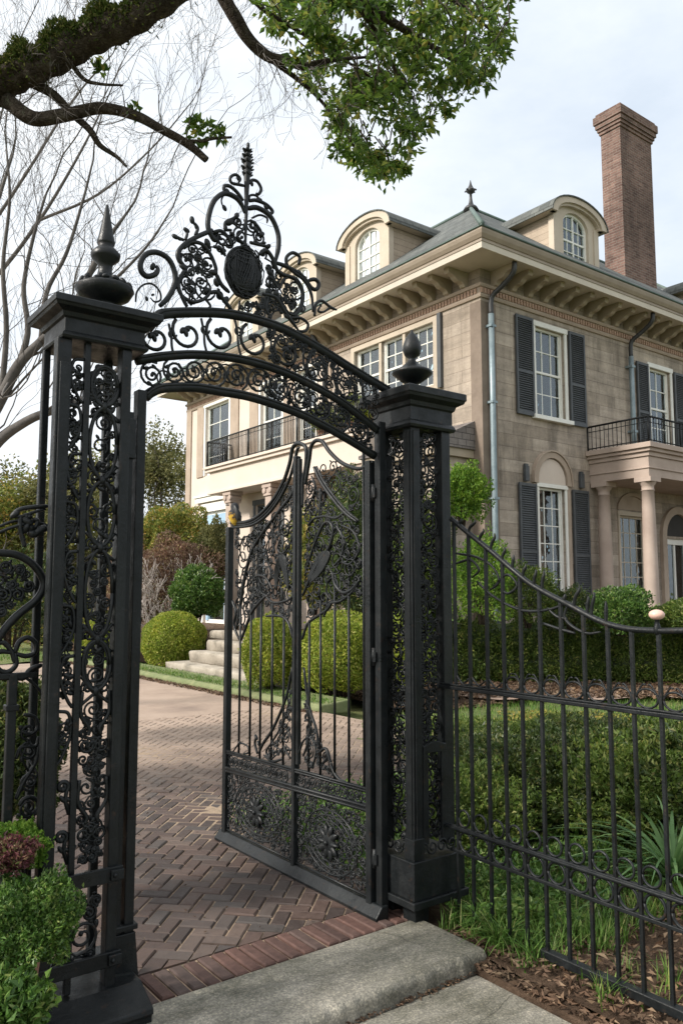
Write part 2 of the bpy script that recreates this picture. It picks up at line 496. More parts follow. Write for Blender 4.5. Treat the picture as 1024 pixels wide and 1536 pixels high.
M['leaf_box'] = mat_leaf('box_leaf', [(0, (.035, .085, .015)), (.5, (.08, .165, .028)), (.85, (.14, .24, .05)), (1, (.26, .32, .10))], .3, .42, .4)
M['leaf_dark'] = mat_leaf('dark_leaf', [(0, (.025, .045, .011)), (.5, (.055, .09, .021)), (.85, (.10, .135, .035)), (1, (.19, .18, .07))], .3, .42, .4)
M['leaf_hedge'] = mat_leaf('hedge_leaf', [(0, (.045, .08, .014)), (.5, (.095, .15, .026)), (.85, (.155, .21, .045)), (1, (.27, .28, .09))], .3, .5, .3)
M['leaf_bright'] = mat_leaf('bright_leaf', [(0, (.07, .16, .016)), (.5, (.15, .28, .035)), (1, (.28, .40, .06))], .4, .45)
M['leaf_olive'] = mat_leaf('olive_leaf', [(0, (.09, .10, .035)), (.5, (.16, .165, .06)), (1, (.27, .25, .11))], .35, .7)
M['leaf_autumn'] = mat_leaf('purple_brown_leaf', [(0, (.12, .065, .045)), (.5, (.2, .125, .09)), (.85, (.27, .19, .14)), (1, (.28, .26, .10))], .3, .7)
M['leaf_mixed'] = mat_leaf('green_gold_leaf', [(0, (.09, .13, .025)), (.4, (.19, .23, .045)), (.75, (.32, .30, .07)), (1, (.42, .27, .08))], .35, .6)
M['leaf_red'] = mat_leaf('crimson_leaf', [(0, (.07, .03, .03)), (.5, (.17, .05, .06)), (.8, (.2, .12, .07)), (1, (.12, .15, .04))], .3, .5)
M['blade'] = mat_leaf('grass_blade', [(0, (.05, .11, .018)), (.5, (.10, .20, .035)), (.85, (.18, .28, .06)), (1, (.34, .33, .13))], .35, .5)
M['fern'] = mat_leaf('strap_leaf', [(0, (.07, .15, .05)), (.6, (.13, .24, .08)), (1, (.2, .32, .12))], .35, .4)


# ------------------------------------------------------------------ 2-D curve helpers
def smooth(pts, n=8):
    P = np.asarray(pts, float)
    if len(P) < 3: return P
    Q = np.vstack((2 * P[0] - P[1], P, 2 * P[-1] - P[-2]))
    out = []
    t = np.linspace(0, 1, n, endpoint=False)[:, None]
    for i in range(1, len(Q) - 2):
        a, b, c, d = Q[i - 1], Q[i], Q[i + 1], Q[i + 2]
        out.append(.5 * (2 * b + (c - a) * t + (2 * a - 5 * b + 4 * c - d) * t ** 2 + (3 * b - a - 3 * c + d) * t ** 3))
    out.append(P[-1:])
    return np.vstack(out)


def spiral(cx, cy, r0, r1, a0, turns, n=None):
    n = n or max(8, int(abs(turns) * 16))
    t = np.linspace(0, 1, n)
    r = r0 + (r1 - r0) * t
    a = a0 + turns * 2 * pi * t
    return np.stack((cx + r * np.cos(a), cy + r * np.sin(a)), 1)


def circle(cx, cy, rx, ry=None, n=22):
    a = np.linspace(0, 2 * pi, n)
    return np.stack((cx + rx * np.cos(a), cy + (ry or rx) * np.sin(a)), 1)


def on_v(v): return lambda P: np.array([(p[0], v, p[1]) for p in P])


def on_u(u): return lambda P: np.array([(u, p[0], p[1]) for p in P])


def pix_v(pts, v):  # photo position -> (u,z) of plane v
    return np.array([at(x, y, 1, v)[[0, 2]] for x, y in pts])


def pix_u(pts, u):
    return np.array([at(x, y, 0, u)[[1, 2]] for x, y in pts])


def wire(mb, mp, pts, r, n=6, dep=0.0):
    P = mp(pts)
    mb.tube(P, r, n)


def taper(n, r, e0=.5, e1=.35):
    t = np.linspace(0, 1, n)
    return r * np.minimum(1, np.minimum(e0 + 3 * t, e1 + 3 * (1 - t)))


def curl_leaf(mb, mp, p, d, L, W, T=.006):
    """small cast leaf in the panel's plane"""
    d = np.array(d, float); d /= np.linalg.norm(d) + 1e-9
    a = mp([p])[0]; b = mp([np.array(p) + d * L])[0]
    mb.blob((a + b) / 2, W, T, L / 2, b - a, 6, 5)


def inside_poly(poly):
    P = np.asarray(poly)

    def f(x, y):
        c = False; n = len(P); j = n - 1
        for i in range(n):
            if (P[i][1] > y) != (P[j][1] > y) and x < (P[j][0] - P[i][0]) * (y - P[i][1]) / (P[j][1] - P[i][1]) + P[i][0]:
                c = not c
            j = i
        return c
    return f


def filigree(mb, mp, poly, rmin, rmax, tries, wr, seed=1, leaves=.6, layers=1, turns=1.6):
    """scrolling vine: packed circles, each a tapering volute with a bud, tied to its neighbours"""
    rg = random.Random(seed)
    P = np.asarray(poly); ins = inside_poly(P)
    x0, y0 = P.min(0); x1, y1 = P.max(0)
    E = [(P[i], P[(i + 1) % len(P)]) for i in range(len(P))]

    def edge(x, y):
        best = 9
        for a, b in E:
            d = b - a; L = d @ d
            t = min(1, max(0, ((x - a[0]) * d[0] + (y - a[1]) * d[1]) / (L + 1e-12)))
            best = min(best, math.hypot(x - a[0] - t * d[0], y - a[1] - t * d[1]))
        return best
    for ly in range(layers):
        C = []
        for k in range(tries):
            x, y = rg.uniform(x0, x1), rg.uniform(y0, y1)
            if not ins(x, y): continue
            r = min(rmax, edge(x, y) * .98)
            for cx, cy, cr in C:
                r = min(r, math.hypot(x - cx, y - cy) - cr * .92)
                if r < rmin: break
            if r >= rmin: C.append((x, y, r))
        for i, (x, y, r) in enumerate(C):
            s = rg.choice((-1, 1)); a0 = rg.uniform(0, 2 * pi)
            nb = sorted(C, key=lambda c: math.hypot(c[0] - x, c[1] - y))[1:3]
            if nb: a0 = math.atan2(nb[0][1] - y, nb[0][0] - x) + rg.uniform(-.3, .3)
            sp = spiral(x, y, r * .98, r * rg.uniform(.15, .3), a0, s * rg.uniform(turns * .75, turns * 1.2))
            tail = []
            if nb:
                nx, ny, nr = nb[-1]
                tx = np.array((x + r * cos(a0), y + r * sin(a0)))
                q = np.array((nx, ny)) + (tx - np.array((nx, ny))) / (np.linalg.norm(tx - np.array((nx, ny))) + 1e-9) * nr * .95
                if np.linalg.norm(q - tx) < rmax * 2.2:
                    mid = (q + tx) / 2 + np.array((-(q - tx)[1], (q - tx)[0])) * .25 * s
                    tail = [q, mid]
            pts = np.vstack((np.array(tail), sp)) if len(tail) else sp
            jit = np.array((0, 0, 0))
            Q = mp(pts)
            mb.tube(Q, taper(len(Q), wr, .7, .6), 5)
            e = mp([sp[-1]])[0]
            if rg.random() < leaves: mb.blob(e, wr * 1.7, nu=6, nv=4)
            for _ in range(2):
                if rg.random() < leaves:
                    j = rg.randrange(len(sp) // 3 + 1)
                    aa = math.atan2(sp[j][1] - y, sp[j][0] - x) + s * rg.uniform(.3, 1.2)
                    curl_leaf(mb, mp, sp[j], (cos(aa), sin(aa)), min(r * .7, .035), wr * 1.5, wr * 1.0)


# ------------------------------------------------------------------ foliage
def leaf_mesh(P, N, size, aspect=.45, curl=.25):
    """P positions, N directions of the leaf axis; returns verts, tris"""
    n = len(P)
    A = N / (np.linalg.norm(N, axis=1)[:, None] + 1e-9)
    h = RNG.normal(size=(n, 3))
    S = np.cross(A, h); S /= np.linalg.norm(S, axis=1)[:, None] + 1e-9
    K = np.cross(S, A)
    L = (size * RNG.uniform(.65, 1.3, n))[:, None]
    W = L * aspect
    base = P - A * L * .5; tip = P + A * L * .5 - K * L * curl * .5
    mid = P + K * L * 0
    l = mid + S * W * .5 + K * L * curl * .6; r = mid - S * W * .5 + K * L * curl * .6
    V = np.stack((base, l, tip, r), 1).reshape(-1, 3)
    i = np.arange(n)[:, None] * 4
    T = np.concatenate((i + np.array((0, 2, 1)), i + np.array((0, 3, 2))), 1).reshape(-1, 3)
    return V, T


def dirs(n):
    d = RNG.normal(size=(n, 3)); return d / np.linalg.norm(d, axis=1)[:, None]


def lump(D, k=9, amp=.18, freq=2.5, seed=0):
    rg = np.random.default_rng(seed)
    f = np.zeros(len(D))
    for _ in range(k):
        w = rg.normal(size=3) * freq
        f += np.sin(D @ w * 2 + rg.uniform(0, 6.28)) / k ** .5
    return 1 + amp * f


def bush_pts(c, R, n, seed=0, amp=.15, freq=2.5, shell=.5, zcut=-.75, sq=1.0):
    D = dirs(int(n * 1.5))
    D = D[D[:, 2] > zcut][:n]
    if sq != 1.0:
        D2 = np.sign(D) * np.abs(D) ** sq; D2 /= 1
        DD = D2
    else: DD = D
    r = lump(D, amp=amp, freq=freq, seed=seed) * (1 - shell * RNG.random(len(D)) ** 2.2)
    return np.array(c) + DD * np.array(R) * r[:, None], D


def bush(name, label, cat, c, R, n, leaf, mat, group=None, seed=0, amp=.15, freq=2.5, shell=.45, core=True, aspect=.5, up=.4, stem=True, zcut=-.75, sq=1.0, part='foliage', stem_mat=None, parent=None, shoots=1.0):
    c = np.array(c, float); R = np.array(R, float)
    base = (c[0], c[1], max(c[2] - R[2], 0.0))
    t = parent or thing(name, label, cat, base, group)
    P, D = bush_pts(c, R, n, seed, amp, freq, shell, zcut, sq)
    N = D * .7 + dirs(len(P)) * .9 + np.array((0, 0, up))
    if shoots:
        ks = max(6, int(shoots * 60)); kk = 9
        sdv = dirs(ks); sdv[:, 2] = np.abs(sdv[:, 2]) * 1.0 - .15
        t_ = np.tile(np.linspace(0, 1, kk), ks); sd_ = np.repeat(sdv, kk, axis=0)
        r0_ = np.repeat(lump(sdv, amp=amp, freq=freq, seed=seed), kk); ext = np.repeat(RNG.uniform(.08, .32, ks) * (.4 + amp * 3), kk)
        sp_ = c + sd_ * R * (r0_ * .94 + ext * t_)[:, None] + np.array((0, 0, 1)) * (t_ * ext * R[2] * .5)[:, None] + RNG.normal(size=(ks * kk, 3)) * leaf * .35
        P = np.vstack((P, sp_)); N = np.vstack((N, sd_ * .5 + dirs(ks * kk) + (0, 0, .4)))
    V, T = leaf_mesh(P, N, leaf * (1 + .0 * leaf), aspect)
    if core:
        nu, nv = 22, 14
        th = np.linspace(0.02, pi - .02, nv); ph = np.linspace(0, 2 * pi, nu, endpoint=False)
        G = np.array([(sin(a) * cos(b), sin(a) * sin(b), cos(a)) for a in th for b in ph])
        GG = np.sign(G) * np.abs(G) ** sq if sq != 1 else G
        W = c + GG * R * (lump(G, amp=amp, freq=freq, seed=seed) * .74)[:, None]
        k = len(V); q = []
        for i in range(nv - 1):
            for j in range(nu):
                a, b2, c2, d2 = i * nu + j, i * nu + (j + 1) % nu, (i + 1) * nu + (j + 1) % nu, (i + 1) * nu + j
                q += [(a, d2, c2), (a, c2, b2)]
        # core facets kept as loose triangles so each takes its own leaf tint
        q = np.array(q); Wl = W[q.ravel()]
        Wl = Wl + RNG.normal(size=Wl.shape) * leaf * .25
        V = np.vstack((V, Wl)); T = np.vstack((T, (np.arange(len(Wl)) + k).reshape(-1, 3)))
    raw_mesh(part, V, T, mat, t)
    if stem:
        mb = MB()
        for k in range(5):
            a = k * 2.4 + seed
            p0 = np.array((c[0] + .08 * R[0] * cos(a), c[1] + .08 * R[1] * sin(a), base[2] - .02))
            p1 = c + R * np.array((.35 * cos(a), .35 * sin(a), .1))
            mb.tube([p0, (p0 + p1) / 2 + np.array((.05 * R[0] * sin(a), 0, 0)), p1], [.028 * R[2] + .008, .02 * R[2] + .006, .008], 5)
        mb.build('stem', stem_mat or M['bark'], t)
    return t


def branch_tree(mb, p, d, L, r, depth, rg, spread=.55, shrink=.74, rmin=.006, up=.12, kids=(2, 3), segs=4, tips=None, wob=.16, sides=None):
    pts = [np.array(p, float)]; d = np.array(d, float); d /= np.linalg.norm(d)
    cur = d.copy()
    for i in range(segs):
        cur = cur + np.array([rg.gauss(0, wob) for _ in range(3)]) + np.array((0, 0, up * .5))
        cur /= np.linalg.norm(cur)
        pts.append(pts[-1] + cur * L / segs)
    r1 = max(rmin, r * .62)
    mb.tube(pts, np.linspace(r, r1, len(pts)), sides or (8 if depth >= 5 else 5 if depth >= 3 else 3))
    if depth <= 0:
        if tips is not None: tips.append((pts[-1], cur))
        return
    nk = rg.randint(*kids)
    for k in range(nk):
        i = len(pts) - 1 if k == 0 else rg.randint(max(1, segs // 2), segs)
        ax = np.array([rg.gauss(0, 1) for _ in range(3)]); ax -= cur * (ax @ cur); ax /= np.linalg.norm(ax)
        sp = spread * (rg.uniform(.25, .6) if k == 0 else rg.uniform(.7, 1.3))
        nd_ = cur * cos(sp) + ax * sin(sp) + np.array((0, 0, up))
        branch_tree(mb, pts[i], nd_, L * shrink * rg.uniform(.8, 1.15), r1 * (.92 if k == 0 else .68), depth - 1, rg, spread, shrink, rmin, up, kids, segs, tips, wob)


# ================================================================== CAMERA, WORLD, SUN
cam = bpy.data.cameras.new('camera'); co = bpy.data.objects.new('camera', cam); COL.objects.link(co)
co.location = (0, 0, EYE)
co.rotation_euler = (pi / 2 + PI_T, 0, -TH)
cam.sensor_fit = 'VERTICAL'; cam.sensor_height = 36.0; cam.lens = 36.0 * F / 1536.0
cam.clip_end = 3000; cam.clip_start = .05
scene.camera = co

SUN_DIR = np.array((-.86, .22, .62)); SUN_DIR /= np.linalg.norm(SUN_DIR)
elev = math.asin(SUN_DIR[2]); azim = math.atan2(SUN_DIR[0], SUN_DIR[1])
w = bpy.data.worlds.new('World'); scene.world = w; w.use_nodes = True
nt = w.node_tree; nt.nodes.clear()
wo = nt.nodes.new('ShaderNodeOutputWorld'); bg = nt.nodes.new('ShaderNodeBackground')
sky = nt.nodes.new('ShaderNodeTexSky'); sky.sky_type = 'NISHITA'; sky.sun_disc = False
sky.sun_elevation = elev; sky.sun_rotation = azim; sky.air_density = 1.2; sky.dust_density = 2.0
tc = nt.nodes.new('ShaderNodeTexCoord')
mp_ = mapping(nt, tc.outputs['Generated'], (1, 1, 2.4))
nz = noise(nt, mp_, 1.9, 7, .58)
# thin bright overcast that opens into pale blue away from the sun
dt = nt.nodes.new('ShaderNodeVectorMath'); dt.operation = 'DOT_PRODUCT'; dt.inputs[1].default_value = tuple(SUN_DIR)
nt.links.new(tc.outputs['Generated'], dt.inputs[0])
ma = nt.nodes.new('ShaderNodeMath'); ma.operation = 'MULTIPLY_ADD'; ma.inputs[1].default_value = .30; nt.links.new(dt.outputs['Value'], ma.inputs[0]); nt.links.new(nz, ma.inputs[2])
cf = ramp(nt, ma.outputs[0], [(.25, (.8,) * 3), (.6, (1,) * 3)])
cb = ramp(nt, ma.outputs[0], [(.25, (5.0, 5.6, 6.3)), (.58, (6.5, 6.8, 7.1)), (.85, (10.5, 10.5, 10.5))])
sc_ = mixc(nt, cf, sky.outputs[0], cb)
nt.links.new(sc_, bg.inputs[0]); bg.inputs[1].default_value = .1
nt.links.new(bg.outputs[0], wo.inputs[0])
sl = bpy.data.lights.new('sun', 'SUN'); sl.energy = 3.2; sl.angle = radians(9); sl.color = (1, .94, .86)
so = bpy.data.objects.new('sun', sl); COL.objects.link(so); so.location = (-20, 5, 20)
from mathutils import Vector
so.rotation_euler = Vector(SUN_DIR).to_track_quat('Z', 'Y').to_euler()
scene.view_settings.view_transform = 'Standard'; scene.view_settings.look = 'None'; scene.view_settings.gamma = 1
scene.view_settings.exposure = .74
scene.cycles.max_bounces = 6; scene.cycles.transparent_max_bounces = 12

# ================================================================== GROUND
mb = MB(); mb.add([(-400, -300, -.14), (500, -300, -.14), (500, 600, -.14), (-400, 600, -.14)], [(0, 1, 2, 3)])
struct(mb.build('ground', M['lawn']))


def bumpy(name, x0, x1, y0, y1, step, amp, mat, z0=0.0, seed=1, edge=.0):
    nx, ny = max(2, int((x1 - x0) / step)), max(2, int((y1 - y0) / step))
    X, Y = np.meshgrid(np.linspace(x0, x1, nx), np.linspace(y0, y1, ny), indexing='ij')
    rg = np.random.default_rng(seed); Z = np.zeros_like(X)
    for k in range(14):
        a = rg.uniform(0, 6.28); fq = rg.uniform(1.2, 14)
        Z += np.sin((X * cos(a) + Y * sin(a)) * fq + rg.uniform(0, 6.28)) / (1 + fq * .35)
    Z = z0 + amp * Z / 3
    V = np.stack((X, Y, Z), -1).reshape(-1, 3)
    i = np.arange(nx - 1)[:, None] * ny + np.arange(ny - 1)[None, :]
    Q = np.stack((i, i + ny, i + ny + 1, i + 1), -1).reshape(-1, 4)
    # skirt
    o = raw_mesh(name, V, Q, mat, smooth=True, quads=True)
    return struct(o)


bumpy('soil_bed', 2.80, 5.6, .2, 5.6, .05, .035, M['soil'], -.035, 2)
bumpy('soil_bed', 5.6, 12.6, -3, 8.2, .12, .04, M['lawn'], -.03, 3)
bumpy('mulch_bed', 7.6, 12.66, 8.2, 11.7, .1, .05, M['soil'], -.0, 4)
bumpy('mulch_bed', 12.6, 30, -3, 11.70, .2, .05, M['soil'], -.0, 5)
bumpy('garden_bed', -2.0, 1.20, 3.42, 6.3, .06, .04, M['soil'], -.02, 6)
bumpy('garden_bed', -2.0, .88, 2.0, 3.42, .06, .03, M['soil'], -.05, 61)
mb = MB(); mb.add([(-14, 6.3, -.012), (6.5, 6.3, -.012), (6.5, 19.3, -.012), (-14, 19.3, -.012)], [(0, 1, 2, 3)])
mb.add([(1.2, 3.36, -.012), (6.5, 3.36, -.012), (6.5, 6.3, -.012), (1.2, 6.3, -.012)], [(0, 1, 2, 3)])
struct(mb.build('driveway', M['drive']))
bumpy('garden_bed', -14, 1.0, 6.3, 12.0, .1, .05, M['soil'], .03, 62)
bumpy('lawn', -40, 6.5, 19.45, 60, .5, .08, M['lawn'], .02, 7)
mb = MB(); mb.add([(1.2, 3.32, -.006), (6.45, 3.32, -.006), (6.45, 9.8, -.006), (1.2, 9.8, -.006)], [(0, 1, 2, 3)])
struct(mb.build('joint_sand', M['joint']))

# herringbone bricks, real bricks with real joints, one sheet of paving
V, Q = [], []
rg = random.Random(3)
Lb, Wb, gp = .172, .086, .008
ang = radians(45)
ca, sa = cos(ang), sin(ang)


def add_brick(cx, cy, L, W, a, z, V, Q, ch=.007):
    c, s = cos(a), sin(a)
    n = len(V)
    tx, ty = rg.gauss(0, .006), rg.gauss(0, .006)
    for (hl, hw, zz) in ((L / 2 - ch, W / 2 - ch, z), (L / 2, W / 2, z - .006), (L / 2, W / 2, z - .02)):
        for sx, sy in ((-1, -1), (1, -1), (1, 1), (-1, 1)):
            x, y = sx * hl + rg.gauss(0, .0012), sy * hw + rg.gauss(0, .0012)
            V.append((cx + c * x - s * y, cy + s * x + c * y, zz + (tx * x + ty * y)))
    Q.append((n, n + 1, n + 2, n + 3))
    for r in (0, 4):
        for k in range(4):
            k2 = (k + 1) % 4
            Q.append((n + r + k, n + r + 4 + k, n + r + 4 + k2, n + r + k2))


def clip_poly(P, ax, val, sgn):
    out = []
    for k in range(len(P)):
        p, q = P[k], P[(k + 1) % len(P)]
        dp_a, dq = (p[ax] - val) * sgn, (q[ax] - val) * sgn
        if dp_a >= 0: out.append(p)
        if dp_a * dq < 0:
            t = dp_a / (dp_a - dq); out.append((p[0] + (q[0] - p[0]) * t, p[1] + (q[1] - p[1]) * t))
    return out


cut = MB()
BX0, BX1, BY0, BY1 = 1.235, 6.40, 3.342, 9.78
for i in range(-100, 100):
    for j in range(-100, 100):
        for kind in (0, 1):
            bx = i * Wb + j * 2 * Wb; by = i * Wb - j * 2 * Wb
            if kind == 0: x, y, a = bx + Wb, by + Wb / 2, 0
            else: x, y, a = bx + Wb / 2, by + Wb * 2, pi / 2
            X = 3.2 + ca * x - sa * y; Y = 6.2 + sa * x + ca * y
            if not (BX0 - .15 < X < BX1 + .15 and BY0 - .15 < Y < BY1 + .15): continue
            sink = -.004 * max(0, sin(X * 1.9 + Y) * sin(Y * 1.3 - X * .7)) * 2
            z = .003 + rg.gauss(0, .0016) + sink
            if BX0 + .12 < X < BX1 - .12 and BY0 + .12 < Y < BY1 - .12:
                add_brick(X, Y, Lb - gp, Wb - gp, ang + a, z, V, Q)
            else:   # bricks cut to the border
                c_, s_ = cos(ang + a), sin(ang + a); hl, hw = (Lb - gp) / 2, (Wb - gp) / 2
                P = [(X + c_ * p * hl - s_ * q * hw, Y + s_ * p * hl + c_ * q * hw) for p, q in ((-1, -1), (1, -1), (1, 1), (-1, 1))]
                for ax_, val, sg in ((0, BX0, 1), (0, BX1, -1), (1, BY0, 1), (1, BY1, -1)):
                    if len(P) >= 3: P = clip_poly(P, ax_, val, sg)
                if len(P) >= 3: cut.prism(P, lambda p, q, d: (p, q, d), z - .02, z)
struct(cut.build('brick_paving', M['paver']))
struct(raw_mesh('brick_paving', np.array(V), np.array(Q), M['paver'], quads=True))
# soldier course under the gate
V, Q = [], []
x = 1.27
while x < 2.84:
    wv = .068
    add_brick(x, 3.212 + rg.gauss(0, .003), .235, wv - .012, pi / 2, .006 + rg.gauss(0, .0012), V, Q); x += wv
struct(raw_mesh('brick_border', np.array(V), np.array(Q), M['border_brick'], quads=True))
mb = MB(); mb.add([(1.2, 3.08, -.008), (2.86, 3.08, -.008), (2.86, 3.36, -.008), (1.2, 3.36, -.008)], [(0, 1, 2, 3)])
struct(mb.build('joint_sand', M['joint']))


# concrete apron with rounded nose, lower pavement slab
def slab(name, x0, x1, y0, y1, top, r, seed):
    mb = MB()
    prof = [(y1, top - .14), (y1, top)] + [(y0 + r - r * sin(a), top - r + r * cos(a)) for a in np.linspace(0, pi / 2, 7)] + [(y0, top - .14)]
    xs = np.linspace(x0, x1, 70); rgs = random.Random(seed)
    offs = [rgs.gauss(0, .004) - (.014 if rgs.random() < .08 else 0) for _ in xs]
    n = len(prof); vs = []
    for k, xx in enumerate(xs):
        for q, (yy, zz) in enumerate(prof):
            vs.append((xx, yy + (offs[k] if q >= 2 else 0), zz))
    fs = [(k * n + i, (k + 1) * n + i, (k + 1) * n + i + 1, k * n + i + 1) for k in range(len(xs) - 1) for i in range(n - 1)]
    fs += [tuple(range(n)), tuple((len(xs) - 1) * n + i for i in range(n - 1, -1, -1))]
    mb.add(vs, fs)
    return struct(mb.build(name, M['concrete'], bevel=.008))


slab('concrete_apron', .2, 2.80, 2.63, 3.085, .004, .035, 1)
slab('pavement', -2, 2.72, -1.5, 2.615, -.075, .02, 2)
mb = MB(); mb.box(2.722, 2.80, -1.5, 2.62, -.14, -.05); struct(mb.build('pavement_edge', M['soil']))

# lawn kerb below the steps, steps, terrace
mb = MB()
mb.prism([(6.40, -.05), (6.40, .05), (6.46, .09), (6.95, .13), (6.95, -.05)], lambda a, b, d: (a, d, b), 9.0, 19.3)
struct(mb.build('kerb', M['asphalt_moss'], bevel=.02))
STEPS = [(15.1, .04, .25), (14.8, .24, .46), (14.75, .45, .66), (15.3, .65, .83)]
st = thing('stone_steps', 'weathered pale stone steps rising from the driveway beside the round yellow-green bush', 'steps', (7.0, 13.8, 0))
for k, (y1, z0_, z1_) in enumerate(STEPS):
    mb = MB(); x0 = 6.98 + k * .36; nn_ = 26; rgq = random.Random(k)
    ys = np.linspace(10.5, y1, nn_); prof_ = [(0.03, z0_), (0.0, z0_ + .02), (-.012, z1_ - .05), (0.0, z1_ - .018), (.03, z1_), (.5, z1_ - .01)]
    vs = [(x0 + a + (rgq.gauss(0, .008) if i < 5 else 0), yy, b_ + (rgq.gauss(0, .006) if i in (2, 3, 4) else 0)) for yy in ys for i, (a, b_) in enumerate(prof_)]
    m_ = len(prof_); fs = [(q * m_ + i, (q + 1) * m_ + i, (q + 1) * m_ + i + 1, q * m_ + i + 1) for q in range(nn_ - 1) for i in range(m_ - 1)]
    vs += [(x0 + .5, y1, z0_)]; fs += [tuple((nn_ - 1) * m_ + i for i in range(m_)) + (len(vs) - 1,)]
    mb.add(vs, fs, True); mb.build('step', M['step'], st)
mb = MB(); mb.box(8.2, 12.66, 10.5, 30, -.1, .62); struct(mb.build('terrace', M['soil']))

# ================================================================== IRON GATE POSTS
GV = 3.2


def scroll_panel_u(mb, y, x0, x1, z0, z1, seed):
    """front lattice of the left pier: bound ovals, leaf clasps and goblet bars between two uprights at plane v=y"""
    mp = on_v(y); rg = random.Random(seed)
    cx = (x0 + x1) / 2; hw = (x1 - x0) / 2
    z = z1 - .02
    hs = [.17, .30, .27, .36, .2]
    for i, h in enumerate(hs):
        c = z - h / 2
        P = circle(cx, c, hw * .9, h / 2 * .96); mb.tube(mp(P), .0085, 6)
        P = circle(cx, c, hw * .72, h / 2 * .86);
        if i in (0, 4): mb.tube(mp(P), .005, 5)
        z -= h
        for s in (-1, 1):   # crossing clasp
            mb.tube(mp(smooth([(cx - s * hw * .95, z + .06), (cx - s * .01, z + .005), (cx + s * hw * .95, z - .05)], 6)), .007, 6)
            mb.tube(mp(spiral(cx + s * hw * .55, z + .015, hw * .42, .006, pi / 2 * (1 - s) + .6, s * 1.3)), .0055, 5)
            for q in range(3): curl_leaf(mb, mp, (cx + s * hw * rg.uniform(.1, .8), z + rg.uniform(-.05, .05)), (rg.uniform(-1, 1), rg.uniform(-1, 1)), .035, .009, .008)
        mb.blob((cx, y, z), .014, .014, .02)
        if i == 0: filigree(mb, mp, [(x0, c - h / 2), (x1, c - h / 2), (x1, c + h / 2), (x0, c + h / 2)], .012, .03, 250, .005, seed)
    # goblet bars with knots
    while z > z0 + .1:
        h = min(.33, z - z0)
        for s in (-1, 1):
            mb.tube(mp(smooth([(cx + s * hw * .85, z), (cx + s * hw * .9, z - h * .25), (cx + s * hw * .35, z - h * .42), (cx + s * hw * .4, z - h * .5)], 6)), .0085, 6)
            mb.tube(mp(spiral(cx + s * hw * .5, z - h * .62, hw * .5, .01, pi / 2, s * 1.4)), .006, 5)
        filigree(mb, mp, [(cx - hw * .8, z - h * .95), (cx + hw * .8, z - h * .95), (cx + hw * .7, z - h * .48), (cx - hw * .7, z - h * .48)], .012, .034, 200, .0055, seed + int(z * 100), .9)
        z -= h


def scroll_panel_leafy(mb, y, x0, x1, z0, z1, seed):
    mp = on_v(y); rg = random.Random(seed)
    hw = (x1 - x0) / 2; cx = (x0 + x1) / 2; z = z1; k = 0
    while z > z0 + .05:
        h = rg.uniform(.17, .21); s = 1 if k % 2 else -1
        c = z - h / 2
        if z > 1.15:
            # big loose C with leaf bunch at its throat
            a = smooth([(cx - s * hw, z - .01), (cx + s * hw * .5, z - h * .12), (cx + s * hw * .8, z - h * .5), (cx - s * hw * .2, z - h * .85), (cx - s * hw * .95, z - h)], 7)
            mb.tube(mp(a), .007, 6)
            for q in range(5):
                mb.tube(mp(spiral(cx + rg.uniform(-.5, .3) * hw * s, c + rg.uniform(-.04, .04), rg.uniform(.018, .03), .005, rg.uniform(0, 6), rg.choice((-1, 1)) * 1.4)), .0042, 5)
            for q in range(7):
                curl_leaf(mb, mp, (cx + rg.uniform(-.7, .6) * hw * s, c + rg.uniform(-.05, .05)), (rg.uniform(-1, 1), rg.uniform(-1, 1)), .03, .009, .009)
        else:
            # open ring volute with a curled leaf inside
            mb.tube(mp(np.vstack((smooth([(cx + hw, z - h), (cx + hw * .4, z - h * .72)], 4), spiral(cx, c + .01, hw * .88, hw * .2, -.9, 1.35)))), .0085, 6)
            mb.blob(mp([(cx, c)])[0], .012)
            for q in range(3): curl_leaf(mb, mp, (cx + .02 * q - .01, c - .02 - .012 * q), (.6, -.9 + q * .6), .035, .009, .008)
        z -= h; k += 1


# ---------- left pier
L0, L1, LF, LB = .945, 1.25, 3.09, 3.33
left = thing('gate_pier', 'tall black openwork iron gate pier with wide urn and spire, left of the opening', 'gate pier', (1.1, 3.2, 0))
for x0, x1, y0, y1 in ((.945, 1.003, LF, LF + .05), (1.208, 1.25, LF, LF + .06), (.955, .985, LB - .03, LB), (1.215, 1.25, LB - .03, LB)):
    mb = MB(); mb.box(x0, x1, y0, y1, .0, 2.60); mb.build('upright', M['iron'], left, bevel=.006)
mb = MB(); mb.box(1.058, 1.083, LF + .01, LF + .035, .12, 2.60); mb.build('upright', M['iron'], left, bevel=.004)
mb = MB()  # moulded outer stile of the pier
for a, b, c, d in ((.955, .993, LF - .012, LF - .001),): mb.box(a, b, c, d, .2, 2.5)
mb.build('moulding', M['iron'], left, bevel=.003)
mb = MB(); scroll_panel_u(mb, LF + .022, 1.084, 1.208, .55, 2.54, 5); filigree(mb, on_v(LF + .034), [(1.084, .56), (1.208, .56), (1.208, 2.53), (1.084, 2.53)], .016, .036, 420, .0048, 7, .9); mb.build('oval_lattice', M['iron'], left)
mb = MB(); scroll_panel_leafy(mb, LF + .022, 1.003, 1.058, .5, 2.54, 9); filigree(mb, on_v(LF + .034), [(1.003, 1.2), (1.058, 1.2), (1.058, 2.53), (1.003, 2.53)], .012, .026, 400, .0045, 8, .9); mb.build('leaf_lattice', M['iron'], left)
mb = MB(); filigree(mb, on_v(LF + .02), [(1.0, .18), (1.195, .18), (1.195, .46), (1.0, .46)], .02, .06, 500, .0065, 21, .8); mb.build('lower_scrolls', M['iron'], left)
